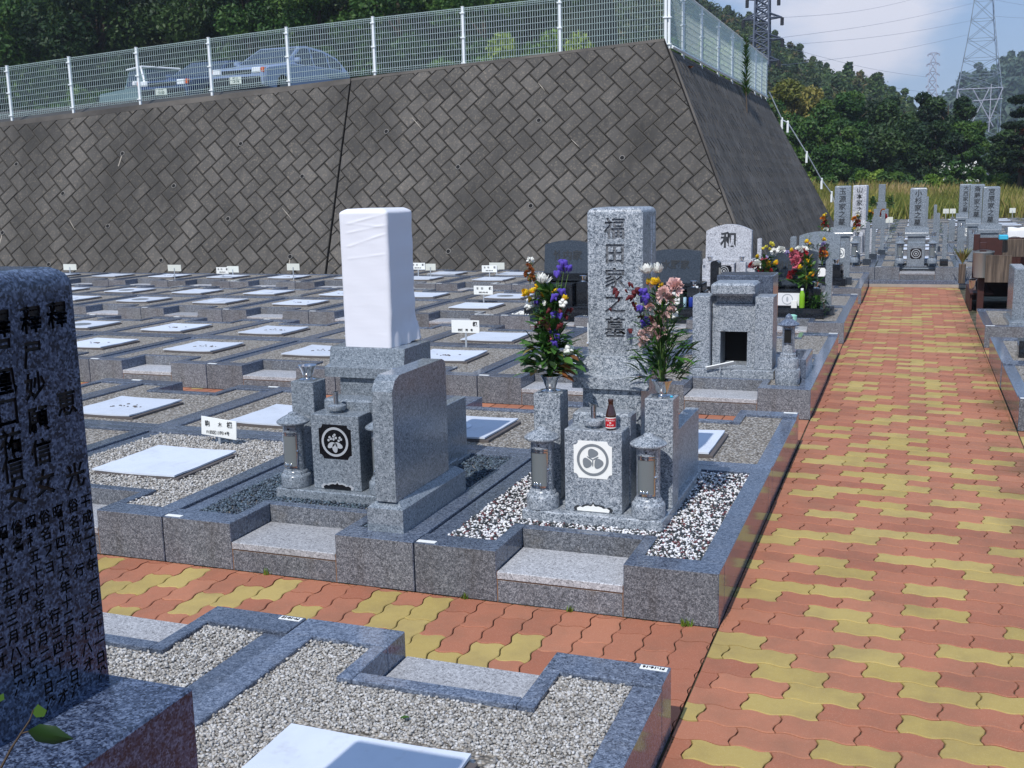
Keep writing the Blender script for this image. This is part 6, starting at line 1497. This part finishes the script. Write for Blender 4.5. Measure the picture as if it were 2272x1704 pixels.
# ---------------------------------------------------------------- pylons and lines
def pylon(name, label, loc, levels, arms, w, mat, side, legs=True):
    """levels: list of (z, half width); arms: list of (z, half span)"""
    r = thing(name, label, 'pylon', loc); m = MB()
    for (z0, h0), (z1, h1) in zip(levels, levels[1:]):
        c0 = [(sx * h0, sy * h0, z0) for sx, sy in ((-1, -1), (1, -1), (1, 1), (-1, 1))]; c1 = [(sx * h1, sy * h1, z1) for sx, sy in ((-1, -1), (1, -1), (1, 1), (-1, 1))]
        for i in range(4):
            j = (i + 1) % 4; m.bar(c0[i], c1[i], w * 1.5); m.bar(c0[i], c1[j], w); m.bar(c0[j], c1[i], w); m.bar(c1[i], c1[j], w)
    m.build('lattice_tower', mat, r)
    for z, sp in arms:
        hw = min((h for zz, h in levels if zz <= z + 1e-3), default=.5)
        m = MB()
        for sx in (-1, 1):
            tip = (sx * sp, 0, z + .05)
            for sy in (-1, 1): m.bar((sx * hw * .8, sy * hw, z), tip, w); m.bar((sx * hw * .8, sy * hw, z + abs(sp) * .28), tip, w)
            m.bar((sx * sp * .6, 0, z), (sx * sp * .6, 0, z + abs(sp) * .12), w)
        a = m.build('cross_arm', mat, r); q = MB()
        for sx in (-1, 1): q.tube([(sx * sp, 0, z), (sx * sp, 0, z - side)], w * 1.6, 5)
        q.build('insulator', 'tyre' if mat == 'pylon_steel' else mat, a)
    return r
lv = [(0, 2.2), (8, 1.5), (13, 1.15)] + [(13 + 1.1 * i, 1.15 - .022 * i) for i in range(1, 22)]
pylon('lattice_pylon', 'dark lattice pylon standing close behind the wall before the wooded hill', (-19.75, 150, 0), lv, [(18.0, 2.3), (20.8, 2.7), (23.6, 2.6), (26.2, 2.1), (28.8, 2.4)], .16, 'pylon_steel', 1.0)
lv = [(0, 2.6), (20, 2.0), (30, 1.6), (33.2, 1.45), (36.4, 1.3), (39.6, 1.1), (42.8, .9), (46, .7)]
pylon('lattice_pylon', 'small pale lattice pylon far away above the dark trees', (4.75, 420, 0), lv, [(31.5, 1.9), (34.5, 2.0), (38.5, 2.1), (42, 2.1), (45.5, 1.9)], .16, 'pylon_pale', .6)
lv = [(0, 4.3), (9, 3.9), (13, 3.75), (17.9, 3.7), (20.5, 3.35), (23.5, 2.9), (27, 2.4), (30.5, 1.95), (34, 1.6), (38, 1.3), (43, 1.0)]
pylon('lattice_pylon', 'large thin lattice pylon with white lower bracing at the right', (11.0, 220, 0), lv, [], .065, 'pylon_zinc', .6)
pb_ = [o for o in bpy.data.objects if o.get('label', '').startswith('large thin lattice')][0]; m = MB()
for a, b in (((-3.8, -3.8, 17.9), (3.9, -3.8, 17.9)), ((-3.8, -3.8, 15.6), (3.9, -3.8, 15.9)), ((-3.8, -3.8, 17.9), (-1.2, -3.8, 11)), ((1.6, -3.8, 17.9), (-1.4, -3.8, 11)), ((-1.2, -3.8, 17.9), (2.6, -3.8, 11)), ((3.9, -3.8, 17.9), (1.9, -3.8, 12)), ((1.9, -3.8, 10), (1.9, -3.8, 18.6)), ((-3.8, -3.8, 17.9), (-3.8, -3.8, 12))): m.bar(a, b, .15)
m.build('lower_bracing', 'pylon_pale', pb_)
wl_ = [((-17.1, 150, 21.0), (9.4, 220, 33.6)), ((-17.1, 150, 20.0), (9.1, 220, 30.5)), ((-17.3, 150, 17.4), (8.6, 220, 28.0)), ((-17.2, 150, 23.6), (-1.77, 220, 34.97)), ((-17.3, 150, 20.0), (1.75, 220, 20.8)), ((-17.3, 150, 17.6), (7.9, 220, 17.0)), ((12.5, 220, 34), (30, 240, 34)), ((12.9, 220, 31), (30, 240, 33))]
wn_ = ['uppermost', 'second', 'third', 'steepest rising', 'first descending', 'second descending', 'upper right-going', 'lower right-going']
for i, (a, b) in enumerate(wl_):
    a, b = Vector(a), Vector(b); r = thing('power_line', f'{wn_[i]} thin power line hanging between the pylons', 'power line', tuple(a), 0, 'power lines between the pylons'); m = MB()
    m.tube([(b - a) * (t / 16) - Vector((0, 0, .6 * math.sin(math.pi * t / 16))) for t in range(17)], .019, 4); m.build('cable', 'cable', r)

# ---------------------------------------------------------------- tall weed on the side wall
wd_ = thing('tall_weed', 'tall spiky green weed growing from the side face of the block wall', 'plant', (-3.62, 25.6, 3.55)); m = MB(); m.tube([(.15, -1.0, -.35), (.04, -.3, .1), (-.05, .1, .6), (-.1, .3, 2.0)], [.02, .018, .015, .006], 6); m.build('stem', 'bark', wd_)
lm = MB(); at = []
for i in range(260):
    f = rnd.random(); a = rnd.uniform(0, 6.28); n_ = blade(lm, (-.05 - .05 * f, .1 + .2 * f, .45 + 1.5 * f), (math.cos(a) * .8, math.sin(a) * .8, .9), .30 * (1 - .45 * f), .03, .4, 0, 3); at += [.4 + .6 * rnd.random()] * n_
lm.build('leaves', 'leaf_mid', wd_, rnd_attr=at)
w2 = thing('small_weed', 'small withered orange weed high on the side face of the wall', 'plant', (-3.80, 18.7, 4.1)); lm = MB(); at = []
for i in range(26): a = rnd.uniform(0, 6.28); n_ = blade(lm, (0, 0, 0), (math.cos(a), math.sin(a), .6), .13, .02, .4, 0, 2); at += [rnd.random()] * n_
lm.build('leaves', 'leaf_withered', w2, rnd_attr=at)

# ---------------------------------------------------------------- parked cars
def car(name, label, loc, rz, paint, prof_, roof, belt, hw=.78, plate='12-31', glass_inset=.012, cat='car', wheels=(.78, 3.35), wr_=.30, lights=True):
    """prof_: lower body outline (y,z); roof: cabin outline (y,z) base-front, top-front, top-rear, base-rear. Nose at y=0 facing -Y"""
    r = thing(name, label, cat, loc, rz); m = MB(); cyc = prof_; n = len(cyc); cy = sum(p[0] for p in cyc) / n; cz = .55
    lay = [(-hw, .965), (-hw + .05, 1.0), (hw - .05, 1.0), (hw, .965)]; V = []
    for x, k_ in lay: V += [(x, cy + (p[0] - cy) * k_, cz + (p[1] - cz) * (k_ if k_ == 1 else .93)) for p in cyc]
    F = [[j * n + i, j * n + (i + 1) % n, (j + 1) * n + (i + 1) % n, (j + 1) * n + i] for j in range(3) for i in range(n)] + [list(range(n))[::-1], list(range(3 * n, 4 * n))]
    m.add(V, F); body = m.build('body', paint, r, smooth=35)
    # cabin
    m = MB(); n = len(roof); zt = max(p[1] for p in roof); zb = min(p[1] for p in roof)
    def xw(z): return (hw - .06) - (hw * .22) * ((z - zb) / (zt - zb)) ** 1.3
    V = [(-xw(z), y, z) for y, z in roof] + [(xw(z), y, z) for y, z in roof]
    m.add(V, [[i, (i + 1) % n, n + (i + 1) % n, n + i] for i in range(n)] + [list(range(n))[::-1], list(range(n, 2 * n))]); cab = m.build('cabin', paint, r, smooth=35)
    # side windows
    for sx in (-1, 1):
        for a, b in belt:
            def top(y):
                for (y0, z0), (y1, z1) in zip(roof, roof[1:]):
                    if y0 <= y <= y1: return z0 + (z1 - z0) * (y - y0) / (y1 - y0 + 1e-6)
                return zb
            pts_ = [(a, zb + .03)] + [(a + (b - a) * t, max(zb + .04, top(a + (b - a) * t) - .06)) for t in (0, .25, .5, .75, 1)] + [(b, zb + .03)]
            q = MB(); q.add([(sx * (xw(z) + .006), y, z) for y, z in pts_], [list(range(len(pts_)))]); q.build('side_window', 'car_glass', cab)
    (y0, z0), (y1, z1) = roof[0], roof[1]; q = MB(); d = .008; e = lambda t: (y0 + (y1 - y0) * t, z0 + (z1 - z0) * t)
    (ya, za), (yb_, zb_) = e(.06), e(.92); q.add([(-xw(za) + .05, ya - d, za + d), (xw(za) - .05, ya - d, za + d), (xw(zb_) - .06, yb_ - d, zb_ + d), (-xw(zb_) + .06, yb_ - d, zb_ + d)], [(0, 1, 2, 3)]); q.build('windscreen', 'car_glass', cab)
    for sx in (-1, 1):
        for wy in wheels:
            w = MB(); T = Matrix.Translation((sx * (hw - .09), wy, wr_)) @ Matrix.Rotation(R(90), 4, 'Y'); w.lathe([(wr_ * .6, -.09), (wr_ * .96, -.09), (wr_, -.06), (wr_, .06), (wr_ * .96, .09), (wr_ * .6, .09)], 20, T=T); wh = w.build('wheel', 'tyre', r, smooth=40)
            w = MB(); w.lathe([(wr_ * .58, -.095), (wr_ * .55, -.06), (.05, -.085), (.01, -.09), (.01, .09), (.05, .085), (wr_ * .55, .06), (wr_ * .58, .095)], 16, T=T); w.build('rim', 'steel_worn', wh, smooth=40)
        mi = MB(); mi.box(sx * (hw + .02), sx * (hw + .17), roof[0][0] + .22, roof[0][0] + .34, roof[0][1] + .02, roof[0][1] + .15, .03); mi.build('mirror', paint if paint != 'car_teal' else 'car_white', r)
    if lights:
        m = MB(); m.box(-hw * .52, hw * .52, -.022, .03, .56, .66, .008); m.build('grille', 'car_grille', r)
        m = MB(); m.box(-hw * .86, hw * .86, -.05, .05, .24, .50, .03); m.build('bumper', 'car_grille', r)
        for sx in (-1, 1):
            m = MB(); m.box(sx * hw * .56, sx * hw * .86, -.03, .08, .57, .70, .014); hl = m.build('headlight', 'lamp_clear', r); m = MB(); m.box(sx * hw * .865, sx * hw * .97, -.015, .14, .58, .70, .014); m.build('indicator', 'lamp_amber', hl)
        m = MB(); m.box(-.165, .165, -.072, -.052, .34, .505, .004); pl = m.build('number_plate', 'number_plate', r); lettering('plate_digits', [(plate, .085, (0, -.0735, .40), 0, 0, False, .002), ('神戸 500', .04, (0, -.0735, .475), 0, 0, False, .0005)], 'number_ink', pl)
    return r
PH = [(0, .30), (-.02, .50), (.0, .66), (.10, .72), (.95, .86), (1.15, .90), (2.2, .93), (3.6, .96), (4.12, .93), (4.28, .70), (4.30, .42), (4.2, .24), (3.72, .24), (3.66, .42), (3.5, .56), (3.2, .56), (3.04, .42), (2.98, .22), (1.16, .22), (1.1, .42), (.94, .56), (.64, .56), (.48, .42), (.42, .24), (.1, .24)]
car('parked_car', 'silver blue hatchback with a rounded rear parked nose to the fence', (-14.53, 18.32, 3.98), 0, 'car_silver', PH, [(1.05, .885), (1.95, 1.39), (2.3, 1.435), (3.1, 1.40), (3.7, 1.27), (4.12, .95)], [(1.55, 2.35), (2.43, 3.15), (3.23, 3.82)], plate='12-76')
PS = [(0, .30), (-.02, .50), (.0, .64), (.10, .70), (1.05, .83), (1.2, .88), (2.2, .91), (3.6, .92), (4.35, .90), (4.5, .70), (4.5, .42), (4.4, .24), (3.92, .24), (3.86, .42), (3.7, .56), (3.4, .56), (3.24, .42), (3.18, .22), (1.16, .22), (1.1, .42), (.94, .56), (.64, .56), (.48, .42), (.42, .24), (.1, .24)]
car('parked_car', 'dark blue saloon parked between the silver hatchback and the white cab', (-16.70, 18.34, 3.83), 0, 'car_blue', PS, [(1.15, .86), (2.0, 1.33), (2.4, 1.38), (3.1, 1.35), (3.95, .92)], [(1.65, 2.45), (2.53, 3.45)], plate='53-50')
PT = [(0, .30), (-.02, .55), (.05, .86), (.3, .90), (1.3, .92), (3.2, .92), (3.3, .6), (3.3, .3), (.9, .24), (.1, .24)]
tk_ = car('kei_truck', 'small teal truck with white roof and pillars behind the fence, left of the saloon', (-17.95, 20.3, 3.70), R(62), 'car_teal', PT, [(.12, .88), (.55, 1.38), (.75, 1.42), (1.45, 1.42), (1.5, .92)], [(.62, 1.4)], hw=.70, lights=True, plate='48-20', wheels=(.6, 2.7), wr_=.26, cat='truck')
m = MB(); m.box(-.56, .56, .50, 1.50, 1.405, 1.455, .015)
for sx in (-1, 1): m.tube([(sx * .66, .10, .90), (sx * .53, .56, 1.40)], .035, 5)
m.build('white_roof', 'car_white', tk_)
mc = [c for c in tk_.children if c.name.startswith('mirror')]
for c in mc: c.data.materials[0] = MATS['car_white']

# ---------------------------------------------------------------- air
mb = MB(); mb.box(-110, 175, -12, 660, -6, 62)
hz = mb.build('haze', 'hollow_shade'); hm = bpy.data.materials.new('haze'); hm.use_nodes = True; ht = hm.node_tree; ht.nodes.clear()
ho = ht.nodes.new('ShaderNodeOutputMaterial'); hv_ = ht.nodes.new('ShaderNodeVolumePrincipled'); hv_.inputs['Color'].default_value = (.80, .88, 1, 1); hv_.inputs['Density'].default_value = .0006; hv_.inputs['Anisotropy'].default_value = .2
ht.links.new(hv_.outputs[0], ho.inputs['Volume']); hz.data.materials[0] = hm; hz['kind'] = 'stuff'; hz['label'] = 'thin blue summer haze filling the valley'
